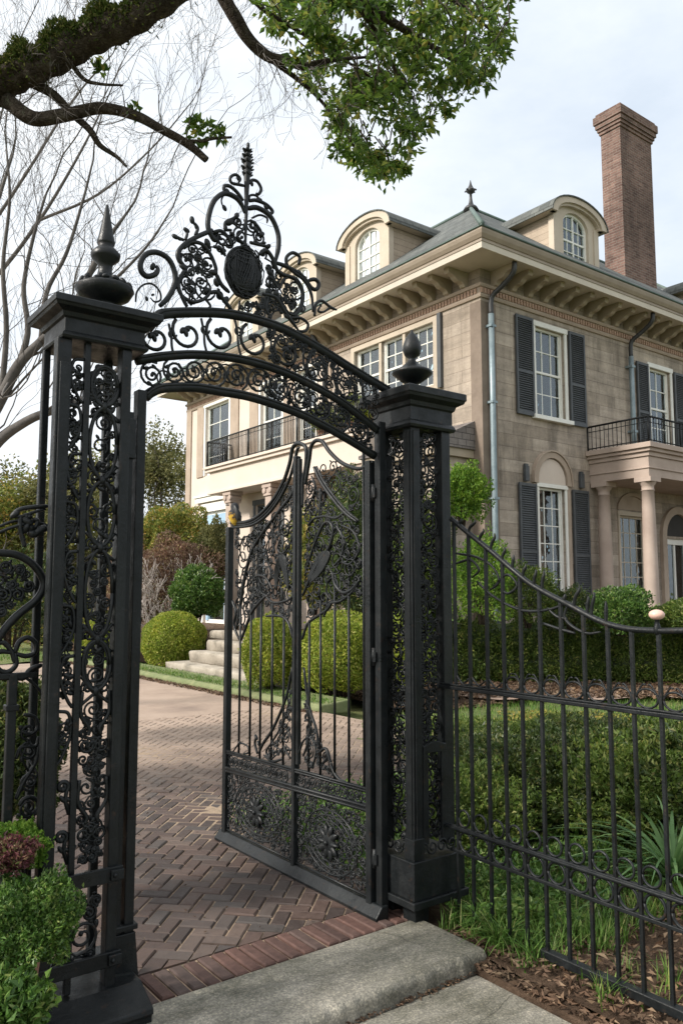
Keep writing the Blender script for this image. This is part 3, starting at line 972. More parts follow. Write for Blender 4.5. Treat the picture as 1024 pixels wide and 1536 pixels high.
for z in (.50, .19):
    mb = MB(); mb.box(.94, 1.262, LF - .016, LF - .0, z, z + .055); mb.box(1.21, 1.262, LF - .03, LF - .017, z + .008, z + .047)
    mb.blob((1.225, LF - .032, z + .028), .009); mb.build('strap', M['iron'], left, bevel=.003)


def pier_cap(parent, x0, x1, y0, y1, zs, zt):
    """neck, bead, cove and slab of a pier cap"""
    mb = MB(); r = (x0, x1, y0, y1)
    h = zt - zs
    pr = [(.0, zs), (.012, zs + .002), (.018, zs + h * .08), (.012, zs + h * .15), (.004, zs + h * .2), (.004, zs + h * .52), (.014, zs + h * .56), (.02, zs + h * .66), (.05, zs + h * .74), (.055, zs + h * .80), (.06, zs + h * .82), (.06, zt - .004), (.056, zt)]
    n = len(pr); cs = []
    for sx, sy in ((0, 0), (1, 0), (1, 1), (0, 1)):
        for o, z in pr: cs.append(((x1 + o) if sx else (x0 - o), (y1 + o) if sy else (y0 - o), z))
    fs = [(c * n + i, ((c + 1) % 4) * n + i, ((c + 1) % 4) * n + i + 1, c * n + i + 1) for c in range(4) for i in range(n - 1)]
    fs += [tuple(c * n + n - 1 for c in range(4)), tuple(c * n for c in (3, 2, 1, 0))]
    mb.add(cs, fs)
    return mb.build('cap', M['iron'], parent, bevel=.002)


pier_cap(left, .972, 1.295, 3.085, 3.345, 2.595, 2.755)
mb = MB()
c = (1.168, 3.21, 2.752)
mb.lathe(c, [(.075, 0), (.075, .04), (.05, .05), (.045, .06), (.06, .065), (.105, .09), (.122, .12), (.118, .13), (.09, .145), (.06, .16), (.034, .18), (.028, .21), (.032, .235), (.058, .258), (.062, .278), (.045, .298), (.03, .312), (.036, .322), (.038, .332), (.03, .365), (.018, .43), (.006, .495), (.001, .502)], 24)
fin = mb.build('finial', M['iron'], left)
mb = MB()
rg = random.Random(5)
for k in range(14):
    a = k * 2 * pi / 14
    for q in range(2): mb.blob((c[0] + .098 * cos(a + rg.uniform(-.15, .15)), c[1] + .098 * sin(a), c[2] + .135 + .012 * q), .02, .012, .011, (cos(a), sin(a), .5), 6, 4)
mb.build('leaf_garland', M['iron'], fin)
# plinth, sloping top
mb = MB()
P = [(LB + .1, -.02), (LB + .1, .13), (LF - .02, .115), (LF - .14, .06), (LF - .145, .035), (LF - .13, .03), (LF - .13, -.05)]
mb.prism(P, lambda a, b, d: (d, a, b), .62, 1.345)
mb.build('plinth', M['iron'], left, bevel=.006)

# ---------- right pier
R0, R1, RF, RB = 2.73, 3.01, 3.03, 3.31
right = thing('gate_pier', 'black openwork iron gate pier with egg-shaped finial, between the gate and the picket fence', 'gate pier', (2.87, 3.17, 0))
uw = .062
for x0, y0 in ((R0, RF), (R1 - uw, RF), (R0, RB - uw), (R1 - uw, RB - uw)):
    mb = MB(); mb.box(x0, x0 + uw, y0, y0 + uw, .34, 2.46)
    if (x0, y0) == (R0, RF):
        mb.box(x0 + .012, x0 + uw - .014, y0 - .006, y0, .36, 2.44); mb.box(x0 - .006, x0, y0 + .012, y0 + uw - .014, .36, 2.44)
    mb.build('upright', M['iron'], right, bevel=.004)
mb = MB(); filigree(mb, on_u(R0 + .03), [(RF + uw, .36), (RB - uw, .36), (RB - uw, 2.45), (RF + uw, 2.45)], .018, .055, 2200, .0052, 31, .7, 1); mb.build('side_lattice', M['iron'], right)
mb = MB(); filigree(mb, on_v(RF + .03), [(R0 + uw, .36), (R1 - uw, .36), (R1 - uw, 2.45), (R0 + uw, 2.45)], .018, .055, 2200, .0052, 32, .7, 1); mb.build('front_lattice', M['iron'], right)
mb = MB(); filigree(mb, on_u(R1 - .03), [(RF + uw, .36), (RB - uw, .36), (RB - uw, 2.45), (RF + uw, 2.45)], .02, .05, 900, .0052, 33, .5); filigree(mb, on_v(RB - .03), [(R0 + uw, .36), (R1 - uw, .36), (R1 - uw, 2.45), (R0 + uw, 2.45)], .02, .05, 900, .0052, 34, .5); mb.build('rear_lattice', M['iron'], right)
# solid arched lower plate on the front
mb = MB()
for x0, x1 in ((R0 + uw, R0 + uw + .035), (R1 - uw - .03, R1 - uw)): mb.box(x0, x1, RF - .004, RF + .012, .36, .84)
mb.prism([(R0 + uw, .80), (R1 - uw, .80)] + [(R1 - uw - t * (R1 - R0 - 2 * uw), .835 + .02 * sin(pi * t)) for t in np.linspace(0, 1, 8)], lambda a, b, d: (a, d, b), RF - .006, RF + .014)
mb.build('lower_plate', M['iron'], right, bevel=.003)
pier_cap(right, R0 - .006, R1 + .006, RF - .006, RB + .006, 2.455, 2.665)
mb = MB()
mb.lathe((2.87, 3.17, 2.66), [(.026, 0), (.026, .075), (.05, .08), (.108, .125), (.112, .137), (.1, .145), (.06, .165), (.038, .185), (.022, .2), (.02, .215), (.04, .23), (.052, .262), (.05, .285), (.036, .325), (.018, .35), (.009, .36), (.008, .372), (.001, .375)], 28)
mb.build('finial', M['iron'], right)
mb = MB(); mb.box(R0 - .035, R1 + .03, RF - .035, RB + .03, .12, .30); mb.box(R0 - .05, R1 + .045, RF - .05, RB + .045, .085, .12)
mb.build('base_box', M['iron'], right, bevel=.004)
mb = MB(); mb.box(R0 + .01, R0 + .1, RF + .01, RF + .1, -.05, .085); mb.box(R1 - .1, R1 - .01, RB - .1, RB - .01, -.05, .085); mb.box(R0 + .02, R1 - .02, RB - .09, RB, -.05, .085)
mb.build('foot', M['iron'], right, bevel=.004)
mb = MB()  # scroll frieze on top of the base box
for k in range(4):
    mb.tube(on_v(RF - .01)(spiral(R0 + .045 + k * .065, .345, .034, .008, pi * k, 1.4)), .006, 5)
    mb.tube(on_u(R0 - .01)(spiral(RF + .045 + k * .065, .345, .034, .008, pi * k, 1.4)), .006, 5)
mb.box(R0 - .02, R0 + .05, RF - .02, RF + .05, .30, .40)
mb.build('base_scrolls', M['iron'], right, bevel=.002)

# ================================================================== ARCH (OVERTHROW)
arch = thing('gate_arch', 'curved black iron overthrow with scrolled crest and woven medallion spanning the gate piers', 'gate arch', (2.0, GV, 0))
top = smooth(pix_v([(222, 492), (234, 478), (252, 470), (322, 469), (370, 476), (414, 489), (450, 506), (486, 527), (522, 550), (550, 567), (582, 586)], GV), 6)
mid = smooth(pix_v([(204, 541), (250, 534), (298, 532), (350, 537), (390, 546), (430, 560), (470, 579), (510, 602), (542, 626), (566, 646)], GV), 6)
low = smooth(pix_v([(218, 596), (228, 588), (246, 582), (290, 581), (330, 587), (370, 594), (410, 606), (450, 621), (490, 641), (530, 664), (562, 684)], GV), 6)
for P, r in ((top, .0195), (mid, .017), (low, .018)):
    mb = MB(); Q = np.array([(a, GV, b) for a, b in P]); mb.tube(Q, r, 10, True, 1.25)
    mb.tube(Q + np.array((0, -.014, r * .55)), r * .45, 6)
    mb.build('arch_rail', M['iron'], arch)
for x0, x1 in ((1.268, 1.298), (1.312, 1.352)):
    mb = MB(); mb.box(x0, x1, GV - .03, GV + .02, .02, 2.36 if x0 < 1.3 else 2.462)
    if x0 > 1.3:
        mb.box(x0 - .05, x1 + .012, GV - .045, GV + .03, .27, .292)
        mb.prism([(x0 - .04, .26), (x1 + .004, .26), (x1 + .03, .0), (x0 - .06, .0)], lambda a, b, d: (a, d, b), GV - .04, GV + .03)
    else:
        mb.box(x0 - .012, x1 + .006, GV - .04, GV + .026, 2.16, 2.33)
    mb.build('jamb', M['iron'], arch, bevel=.004)
mb = MB(); mb.box(2.645, 2.69, GV - .02, GV + .025, .02, 2.5); mb.build('jamb', M['iron'], arch, bevel=.004)


def resample(P, xs):
    return np.interp(xs, P[:, 0], P[:, 1])


mb = MB(); mp = on_v(GV)
x = 1.40; k = 0
while x < 2.62:
    zt, zb = resample(top, [x])[0] - .018, resample(mid, [x])[0] + .016
    r = (zt - zb) / 2; c = (zt + zb) / 2
    slope = math.atan2(resample(mid, [x + .05])[0] - resample(mid, [x - .05])[0], .1)
    sp = spiral(x, c, r, r * .28, 2.2 + slope, 1.0, 20)
    mb.tube(mp(sp), taper(len(sp), .0085, 1, .6), 6)
    e = sp[-1]
    for q, (dx, dz) in enumerate(((.3, -1), (-.5, -.8), (.9, -.3))): curl_leaf(mb, mp, (e[0], e[1] + .01), (dx, dz), .045 - .008 * q, .013, .010)
    mb.tube(mp(smooth([(x + r * .8, zt + .004), (x + r * .98, c + r * .3), (x + r * 1.05, c - r * .4), (x + r * 1.25, zb - .002)], 6)), .0065, 6)
    mb.tube(mp(spiral(x + r * 1.05, c + r * .45, r * .3, .008, 0, -1.2)), .005, 5)
    if x > 2.0:
        filigree(mb, on_v(GV + .008), [(x - r, zb), (x + r, zb), (x + r, zt), (x - r, zt)], .02, .045, 60, .0042, 200 + k, .8)
    x += r * 2.1 if r > .035 else .1; k += 1
mb.build('upper_scroll_band', M['iron'], arch)
mb = MB(); x = 1.385; k = 0
while x < 2.62:
    zt, zb = resample(mid, [x])[0] - .015, resample(low, [x])[0] + .015
    r = max(.03, (zt - zb) / 2); c = (zt + zb) / 2
    sp = spiral(x, c, r * .98, r * .16, 1.2 + k, 2.1, 30)
    mb.tube(mp(sp), taper(len(sp), .006, 1, .7), 5); mb.blob(mp([(x, c)])[0], .009)
    mb.tube(mp(spiral(x + r, c, r * .9, r * .2, k, -1.2)), .0042, 5)
    for q in range(3):
        a = random.uniform(0, 6.28); curl_leaf(mb, mp, (x + r * .6 * cos(a), c + r * .6 * sin(a)), (-sin(a), cos(a)), .03, .008, .007)
    x += r * 1.7; k += 1
xs = np.linspace(1.95, 2.62, 10)
poly = [(a, b + .014) for a, b in zip(xs, resample(low, xs))] + [(a, b - .014) for a, b in zip(xs[::-1], resample(mid, xs[::-1]))]
filigree(mb, on_v(GV + .006), poly, .012, .035, 1500, .004, 77, .7)
xs = np.linspace(1.95, 2.66, 12)
poly = [(a, b + .014) for a, b in zip(xs, resample(mid, xs))] + [(a, b - .014) for a, b in zip(xs[::-1], resample(top, xs[::-1]))]
filigree(mb, on_v(GV - .006), poly, .014, .045, 900, .0042, 78, .7)
mb.build('lower_scroll_band', M['iron'], arch)

# crest
CV = GV


def Z1(pts): return pix_v([(190 + .3027 * x, 200 + .3027 * y) for x, y in pts], CV)


mp = on_v(CV)
crest = MB()
for pts, r in [
    ([(165, 855), (205, 815), (240, 745), (236, 680), (205, 620), (150, 590), (100, 598), (72, 635), (72, 680), (100, 708), (140, 700), (155, 675), (145, 655)], .0125),
    ([(45, 835), (52, 785), (85, 750), (130, 748), (165, 785), (168, 825), (140, 835), (118, 815)], .0045),
    ([(300, 860), (275, 810), (256, 750), (275, 700), (300, 660)], .009),
    ([(275, 705), (252, 750), (275, 805), (330, 835), (385, 820), (412, 785), (395, 765)], .0085),
    ([(425, 480), (350, 512), (290, 548), (256, 590), (262, 630), (290, 660)], .0115),
    ([(285, 570), (320, 540), (375, 550), (415, 600), (440, 660), (445, 700)], .009),
    ([(425, 520), (405, 470), (405, 420), (425, 350), (455, 312), (492, 298), (540, 318), (568, 350), (585, 395)], .0125),
    ([(600, 372), (650, 370), (712, 412), (748, 490), (752, 560), (735, 645)], .0125),
    ([(578, 335), (545, 290), (510, 262), (484, 262), (486, 285), (505, 290)], .009),
    ([(582, 260), (560, 255), (520, 245), (514, 218), (540, 205), (562, 225), (552, 250)], .0075),
    ([(606, 335), (640, 332), (690, 352), (722, 385), (708, 398), (690, 375)], .009),
    ([(606, 330), (612, 308), (640, 308), (660, 330)], .006),
    ([(605, 250), (622, 232), (648, 240), (666, 275), (655, 300), (640, 298)], .008),
    ([(735, 640), (790, 660), (865, 702), (915, 765), (940, 772), (952, 748), (935, 725), (905, 728), (898, 742)], .0105),
    ([(852, 650), (856, 612), (822, 592), (792, 615), (796, 655), (830, 690), (880, 730), (915, 800), (922, 885)], .009),
    ([(655, 600), (690, 580), (722, 618), (755, 690), (840, 725), (872, 790), (862, 865), (830, 910)], .0105),
    ([(758, 770), (780, 722), (826, 720), (866, 785), (858, 860), (825, 900), (785, 868), (762, 800)], .007),
    ([(930, 905), (936, 850), (966, 830), (1010, 862), (1040, 875)], .008),
    ([(1012, 858), (975, 885), (948, 880), (960, 855)], .006),
    ([(815, 915), (860, 915), (898, 945), (885, 980), (850, 978)], .0075),
    ([(670, 795), (740, 815), (780, 880), (850, 975)], .010),
    ([(430, 490), (470, 485), (505, 520), (520, 560)], .009), ([(430, 560), (470, 575), (490, 610)], .008),
    ([(545, 510), (565, 535), (588, 550)], .008), ([(545, 515), (580, 470), (588, 440)], .007),
    ([(610, 540), (650, 550), (710, 565)], .008), ([(520, 480), (490, 475), (490, 440), (530, 420), (548, 400)], .007),
    ([(610, 430), (640, 450), (665, 490), (650, 510)], .008), ([(620, 420), (660, 405), (695, 420), (695, 445)], .0055),
    ([(485, 300), (470, 330), (475, 360)], .004), ([(290, 530), (300, 500), (295, 475)], .007), ([(340, 505), (352, 470), (330, 440)], .008),
    ([(285, 530), (262, 520), (245, 512)], .007), ([(415, 790), (450, 790), (500, 850), (520, 875)], .010),
    ([(445, 700), (470, 750), (510, 790)], .010), ([(690, 660), (720, 700), (740, 760)], .009), ([(700, 820), (690, 860), (700, 900)], .007),
    ([(640, 830), (660, 880), (650, 900)], .007), ([(560, 830), (555, 880)], .007), ([(600, 830), (605, 885)], .007),
    ([(390, 820), (415, 855), (400, 870)], .006), ([(265, 650), (300, 690), (350, 660), (380, 690)], .006),
]:
    P = smooth(Z1(pts), 7); crest.tube(mp(P), taper(len(P), r, .8, .55), 8)
rg = random.Random(11)
for (x, y, s) in [(325, 430, 20), (345, 465, 13), (297, 480, 18), (240, 512, 18), (262, 522, 14), (430, 520, 22), (400, 545, 24), (510, 440, 26), (545, 408, 20), (490, 470, 18), (520, 500, 18), (640, 478, 20), (668, 500, 22), (635, 445, 16), (640, 540, 16), (700, 562, 18), (500, 290, 18), (655, 330, 18), (690, 365, 16), (620, 250, 14), (552, 225, 12), (278, 660, 22), (395, 645, 18), (430, 690, 24), (395, 780, 16), (320, 805, 15), (445, 740, 22), (490, 825, 22), (485, 370, 17), (130, 660, 19), (705, 690, 18), (740, 790, 22), (800, 840, 14), (850, 690, 22), (880, 715, 16), (960, 852, 10), (720, 720, 16), (655, 860, 22), (790, 905, 18), (100, 820, 12), (130, 800, 9)]:
    a = at(190 + .3027 * x, 200 + .3027 * y, 1, CV)
    d = np.array((rg.uniform(-1, 1), rg.uniform(-.3, .3), rg.uniform(-1, 1)))
    k = s * .3027 * .0029
    crest.blob(a, k * .75, k * .6, k * 1.1, d, 7, 5)
filigree(crest, mp, Z1([(290, 580), (330, 560), (400, 620), (430, 690), (400, 780), (330, 820), (280, 790), (290, 690)]), .018, .05, 300, .005, 51, .9)
filigree(crest, mp, Z1([(700, 680), (760, 740), (760, 860), (800, 900), (700, 890), (640, 860), (690, 780)]), .012, .04, 500, .0048, 52, .9)
filigree(crest, mp, Z1([(545, 830), (690, 830), (720, 900), (720, 925), (530, 880)]), .012, .03, 500, .0042, 53, .9)
filigree(crest, mp, Z1([(770, 760), (800, 730), (850, 770), (850, 850), (820, 880), (780, 850)]), .012, .03, 200, .0042, 54, .9)
filigree(crest, mp, Z1([(430, 500), (500, 470), (570, 530), (510, 580), (440, 560)]), .018, .04, 200, .005, 55, .9)
filigree(crest, on_v(CV + .008), Z1([(275, 560), (350, 515), (430, 490), (500, 480), (560, 540), (480, 600), (455, 700), (480, 790), (520, 860), (330, 850), (270, 800), (262, 640)]), .022, .06, 420, .0055, 56, .9)
filigree(crest, on_v(CV + .008), Z1([(640, 540), (700, 570), (745, 650), (850, 710), (900, 780), (905, 850), (850, 960), (740, 920), (640, 880), (680, 780), (690, 680)]), .02, .055, 520, .0055, 57, .9)
filigree(crest, on_v(CV + .006), Z1([(520, 420), (585, 400), (640, 420), (690, 470), (700, 550), (620, 550), (560, 550), (490, 490)]), .02, .045, 160, .0055, 58, .9)
crest.build('crest_scrolls', M['iron'], arch)
# spire with pinecone scales
mb = MB()
P = Z1([(588, 565), (590, 480), (592, 400), (594, 300), (596, 230), (598, 180), (600, 120), (601, 52)])
mb.tube(mp(smooth(P, 5)), np.interp(np.linspace(0, 1, 36), [0, .3, .5, .62, .75, .88, .95, 1], [.006, .009, .013, .016, .019, .015, .008, .005]), 10)
for yy, s in ((210, 20), (182, 24), (148, 24), (120, 20), (92, 18)):
    for sd in (-1, 1):
        for dy in (-.6, .6, 0):
            a = at(190 + .3027 * 599, 200 + .3027 * yy, 1, CV); L = s * .3027 * .0029 * 1.9
            mb.blob(a + np.array((sd * L * .45 * (1 if dy == 0 else .4), dy * L * .5, .004)), .006, .011, L * .55, (sd * (1 if dy == 0 else .5), dy, .55), 6, 5)
mb.blob(at(190 + .3027 * 602, 200 + .3027 * 62, 1, CV), .009, .009, .018)
mb.build('spire', M['iron'], arch)
# woven medallion
mb = MB()
c = at(190 + .3027 * 578, 200 + .3027 * 690, 1, CV)
tilt = -.25
rgm = random.Random(4)
mb.blob(c, .088, .030, .115, None, 22, 14)
for k in range(70):
    a0 = rgm.uniform(-1, 1); pts = []
    for t in np.linspace(-1, 1, 12):
        xx = a0 * .9 + .25 * sin(2.2 * t + a0 * 3) * (1 - abs(a0)); zz = t
        if k % 4 == 0: xx, zz = t * .95, a0 * .8 + .3 * t * t
        q = 1 - xx * xx * .98 - zz * zz * .98
        if q < 0.0: continue
        pts.append((c[0] + .09 * xx, c[1] - .033 * math.sqrt(q) - rgm.uniform(0, .004), c[2] + .118 * zz))
    if len(pts) > 3: mb.tube(pts, rgm.uniform(.002, .0038), 5)
for k in range(46):
    a = rgm.uniform(0, 2 * pi); b_ = a + rgm.choice((-1, 1)) * rgm.uniform(.5, 1.4); q0, q1 = rgm.uniform(.8, 1.14), rgm.uniform(.75, 1.1); tt = np.linspace(0, 1, 9)
    mb.tube([(c[0] + .092 * (q0 + (q1 - q0) * t) * cos(a + (b_ - a) * t), c[1] - .02 + rgm.uniform(-.008, .008), c[2] + .12 * (q0 + (q1 - q0) * t) * sin(a + (b_ - a) * t)) for t in tt], rgm.uniform(.0025, .0048), 5)
E2 = circle(c[0], c[2], .093, .12, 40); mb.tube([(a, c[1] + rgm.uniform(-.004, .004), b) for a, b in E2], .0095, 7)
mb.build('medallion', M['iron'], arch)

# ================================================================== GATE LEAF (open, at right angles to the arch)
LU = 2.645
leafg = thing('gate_leaf', 'open black wrought iron gate leaf with peaked top, bars and rosette panels', 'gate', (LU, 4.0, 0))
mpu = on_u(LU)


def Z8(pts): return pix_u([(330 + .2637 * x, 640 + .2636 * y) for x, y in pts], LU)


def Z4(pts): return pix_u([(310 + .381 * x, 620 + .381 * y) for x, y in pts], LU)


V0, V1, VM = 3.262, 4.765, 3.965   # hinge stile, outer stile, centre stile
zt_out = 2.045
for v0, v1, z1 in ((V1 - .022, V1 + .022, zt_out), (VM - .026, VM + .004, 2.42), (V0 - .02, V0 + .022, 2.30)):
    mb = MB(); mb.box(LU - .02, LU + .022, v0, v1, .05, z1)
    mb.build('stile', M['iron'], leafg, bevel=.005)
mb = MB(); mb.box(LU - .012, LU + .014, VM - .052, VM - .0275, .62, 2.4); mb.build('centre_flat', M['iron'], leafg, bevel=.004)


def rail(za, zb, hw, hh, name='rail'):
    """za at outer end, zb at hinge"""
    mb = MB()
    A = np.array((LU, V1 - .02, za)); B = np.array((LU, V0 + .02, zb))
    for du, dz, r in ((0, 0, hh), (-hw * .7, hh * .55, hh * .5), (-hw * .7, -hh * .5, hh * .45)):
        mb.tube([A + (du, 0, dz), B + (du, 0, dz)], r, 8)
    return mb.build(name, M['iron'], leafg)


rail(.565, .60, .014, .013); rail(.455, .51, .018, .019)
mb = MB()
mb.prism([(-.05, -.012), (-.05, .004), (-.03, .03), (-.012, .052), (.03, .052), (.03, -.012)], lambda a, b, d: (LU + a, d, b + .012), V0 - .10, V1 + .06)
mb.build('bottom_rail', M['iron'], leafg, bevel=.006)
# sweeping top bars and lyre curves
mb = MB()
for pts, r in [
    ([(62, 548), (150, 542), (222, 505), (300, 420), (358, 320), (396, 210), (412, 125), (436, 98), (468, 100), (490, 130), (488, 220), (470, 330), (468, 460)], .0125),
    ([(75, 574), (180, 560), (262, 508), (334, 418), (390, 310), (422, 205), (440, 130), (452, 118)], .0105),
    ([(70, 562), (165, 552), (243, 506), (318, 420), (374, 315)], .008),
    ([(95, 1150), (118, 1000), (140, 860), (178, 720), (240, 610), (330, 490), (400, 400), (432, 330)], .012),
    ([(484, 330), (495, 260), (508, 180), (518, 112), (545, 80), (582, 86), (622, 142), (680, 198), (740, 228), (800, 238), (870, 200)], .012),
    ([(535, 230), (572, 312), (640, 410), (710, 490), (778, 542)], .011), ([(548, 226), (585, 305), (652, 400), (722, 482), (790, 536)], .007),
    ([(470, 960), (520, 850), (570, 760), (622, 680), (642, 590), (622, 545), (585, 560), (545, 650), (510, 750), (482, 850)], .0095),
    ([(500, 560), (540, 520), (600, 510), (660, 520), (720, 480)], .008), ([(570, 350), (572, 430), (566, 510)], .011),
    ([(640, 830), (655, 900), (700, 945), (752, 925), (795, 870)], .0105), ([(590, 1080), (620, 1010), (690, 990), (760, 930), (800, 850)], .008),
    ([(120, 1214), (180, 1060), (240, 985), (270, 960)], .010), ([(412, 1200), (395, 1130), (362, 1085), (310, 1075), (262, 1080)], .009),
    ([(466, 1210), (500, 1120), (560, 1075), (610, 1040), (640, 990)], .009), ([(70, 990), (90, 1060), (80, 1130), (110, 1214)], .009),
    ([(310, 720), (300, 600), (330, 500), (380, 420)], .007), ([(430, 560), (400, 660), (360, 720), (330, 700), (340, 640)], .007),
    ([(480, 480), (520, 420), (540, 340), (520, 280)], .007), ([(300, 930), (260, 860), (210, 850), (170, 900)], .008),
    ([(420, 960), (380, 990), (300, 1000), (250, 950)], .008), ([(660, 560), (700, 640), (690, 740), (640, 800)], .008), ([(690, 560), (760, 600), (790, 700), (740, 780), (690, 770)], .007),
]:
    P = smooth(Z8(pts), 7); mb.tube(mpu(P), taper(len(P), r, .8, .6), 7)
P = Z8([(350, 830)])[0]
for k in range(4): mb.tube(mpu(smooth(Z8([(320, 930), (312 + 8 * k, 830), (335 + 5 * k, 745), (360 + 4 * k, 745), (382, 830), (392, 930 - 5 * k)]), 6)), .0075, 6)
mb.build('sweep_bars', M['iron'], leafg)
mb = MB()   # cast plates beside the centre stile
for pts in ([(338, 735), (365, 745), (385, 820), (392, 925), (372, 880), (350, 790)], [(575, 715), (615, 705), (628, 740), (580, 830), (520, 885), (545, 810)], [(500, 860), (540, 770), (572, 720), (556, 800), (520, 872)]):
    P = Z8(pts)
    mb = MB(); mb.prism([tuple(p) for p in smooth(np.vstack((P, P[:1])), 5)[:-1]], lambda a, b, d: (d, a, b), LU - .008, LU + .006); mb.build('cast_plate', M['iron'], leafg, bevel=.003)
# vine filigree of the upper field (outer and hinge halves)
mb = MB()
polyL = Z8([(85, 590), (180, 575), (265, 525), (340, 430), (400, 310), (425, 230), (430, 1060), (400, 1120), (360, 1080), (290, 1070), (240, 1000), (180, 1040), (150, 1130), (85, 1150)])
filigree(mb, mpu, polyL, .022, .075, 1500, .0048, 61, .6, 1)
filigree(mb, on_u(LU + .012), polyL, .035, .10, 500, .0058, 62, .6, 1, 1.2)
mb.build('outer_filigree', M['iron'], leafg)
mb = MB()
polyR = Z8([(475, 250), (520, 240), (560, 330), (640, 440), (720, 520), (800, 580), (805, 1090), (740, 960), (690, 1000), (640, 1020), (560, 1070), (500, 1110), (460, 1200), (478, 900)])
filigree(mb, mpu, polyR, .022, .075, 1500, .0048, 63, .6, 1)
filigree(mb, on_u(LU + .012), polyR, .035, .10, 500, .0058, 64, .6, 1, 1.2)
poly = Z8([(540, 225), (620, 170), (690, 220), (795, 250), (795, 520), (700, 460), (600, 330)])
filigree(mb, mpu, poly, .02, .07, 500, .0042, 65, .5)
mb.build('inner_filigree', M['iron'], leafg)
# plain bars
for px, ytop in ((361, 905), (377, 905), (392, 905), (409, 905), (426, 925), (464, 930), (481, 900), (502, 870), (523, 880), (545, 670)):
    v, z1 = pix_u([(px, ytop)], LU)[0]
    z0 = np.interp(v, (V0, V1), (.60, .565))
    mb = MB(); mb.tube([(LU, v, z0), (LU, v, z1)], .0075 if px != 545 else .0085, 8); mb.build('bar', M['iron'], leafg)
# lyre scrolls standing on the rail round the centre stile
mb = MB()
for pts, r in [
    ([(338, 1000), (312, 1120), (262, 1240), (222, 1300), (205, 1340)], .0095), ([(382, 1000), (402, 1150), (432, 1250), (442, 1345)], .009),
    ([(436, 1340), (470, 1322), (492, 1395), (520, 1440), (560, 1458)], .0095), ([(330, 1120), (300, 1220), (260, 1290), (235, 1330), (250, 1360), (275, 1345)], .007),
    ([(390, 1130), (410, 1200), (400, 1290), (380, 1350)], .008), ([(105, 1330), (130, 1300), (160, 1310), (165, 1335), (145, 1340)], .006), ([(200, 1340), (190, 1300), (195, 1275)], .008),
    ([(360, 1350), (380, 1290), (410, 1280), (430, 1330), (415, 1390), (395, 1385)], .007), ([(455, 1380), (475, 1355), (470, 1330)], .009), ([(300, 1360), (260, 1370), (225, 1345)], .008),
    ([(330, 1360), (300, 1300), (320, 1250), (335, 1290)], .006)]:
    P = smooth(Z4(pts), 6); mb.tube(mpu(P), taper(len(P), r, .8, .6), 6)
for poly in ([(335, 1050), (330, 1360), (230, 1345), (270, 1260), (310, 1140)], [(385, 1060), (385, 1380), (440, 1400), (520, 1445), (480, 1340), (430, 1240), (405, 1160)]):
    filigree(mb, mpu, Z4(poly), .014, .045, 500, .0048, 71 + len(poly), .8)
rg = random.Random(2)
for (x, y) in [(205, 1300), (195, 1275), (128, 1300), (470, 1345), (250, 1350), (415, 1385), (395, 1300), (300, 1280)]:
    mb.blob(mpu(Z4([(x, y)]))[0], .013, .009, .022, (0, rg.uniform(-1, 1), 1), 6, 5)
mb.build('lyre_scrolls', M['iron'], leafg)
# narrow scroll band between the two rails
mb = MB(); v = V0 + .05; k = 0
while v < V1 - .03:
    c = np.interp(v, (V0, V1), (.555, .51)); r = .04
    if v > VM > v - .058: mb.build('scroll_band', M['iron'], leafg); mb = MB()
    if abs(v - VM) > .05:
        mb.tube(mpu(spiral(v, c, r, .008, k * 2.1, 1.8)), .0046, 5); mb.tube(mpu(spiral(v + .03, c, r * .9, .012, k * 1.3 + 2, -1.2)), .0036, 5); mb.blob(mpu([(v, c)])[0], .007)
    v += .058; k += 1
mb.build('scroll_band', M['iron'], leafg)
# rosette panels
for v0, v1 in ((VM + .01, V1 - .022), (V0 + .022, VM - .03)):
    mb = MB(); cv, cz = (v0 + v1) / 2, .265; ru, rz = (v1 - v0) / 2 * .72, .165
    zt = np.interp(cv, (V0, V1), (.49, .435))
    for k in range(4): mb.tube(mpu(circle(cv, cz, ru * (1 - .17 * k), rz * (1 - .17 * k), 36)), .0062 - .0006 * k, 6)
    for k in range(16):
        a = 2 * pi * k / 16
        P = [(cv + ru * t * cos(a + (1 - t) * 1.5), cz + rz * t * sin(a + (1 - t) * 1.5)) for t in np.linspace(.3, 1.04, 8)]
        mb.tube(mpu(P), .0046, 5)
        P = [(cv + ru * t * cos(a - (1 - t) * 1.5), cz + rz * t * sin(a - (1 - t) * 1.5)) for t in np.linspace(.3, 1.0, 8)]
        mb.tube(mpu(P), .004, 5)
    filigree(mb, mpu, [(v0, .08), (v1, .08), (v1, zt), (v0, zt)], .016, .042, 1700, .0044, int(v0 * 100), .7, 1)
    mb.tube(mpu([(v0, .075), (v1, .075)]), .007, 5)
    mb.build('rosette_panel', M['iron'], leafg)
    mb = MB()
    mb.blob((LU - .012, cv, cz), .014, .062, .062, None, 16, 8)
    for k in range(10):
        a = k * 2 * pi / 10; mb.blob((LU - .014, cv + .058 * cos(a), cz + .058 * sin(a)), .012, .02, .036, (0, cos(a), sin(a)), 7, 5)
    mb.blob((LU - .028, cv, cz), .014)
    mb.build('rosette', M['iron'], leafg)
for z in (.25, 1.25, 2.1):
    mb = MB(); mb.box(LU - .012, LU + .016, V0 - .055, V0 - .021, z, z + .05); mb.tube([(LU, V0 - .03, z - .02), (LU, V0 - .03, z + .07)], .013, 8); mb.build('hinge', M['iron'], leafg)

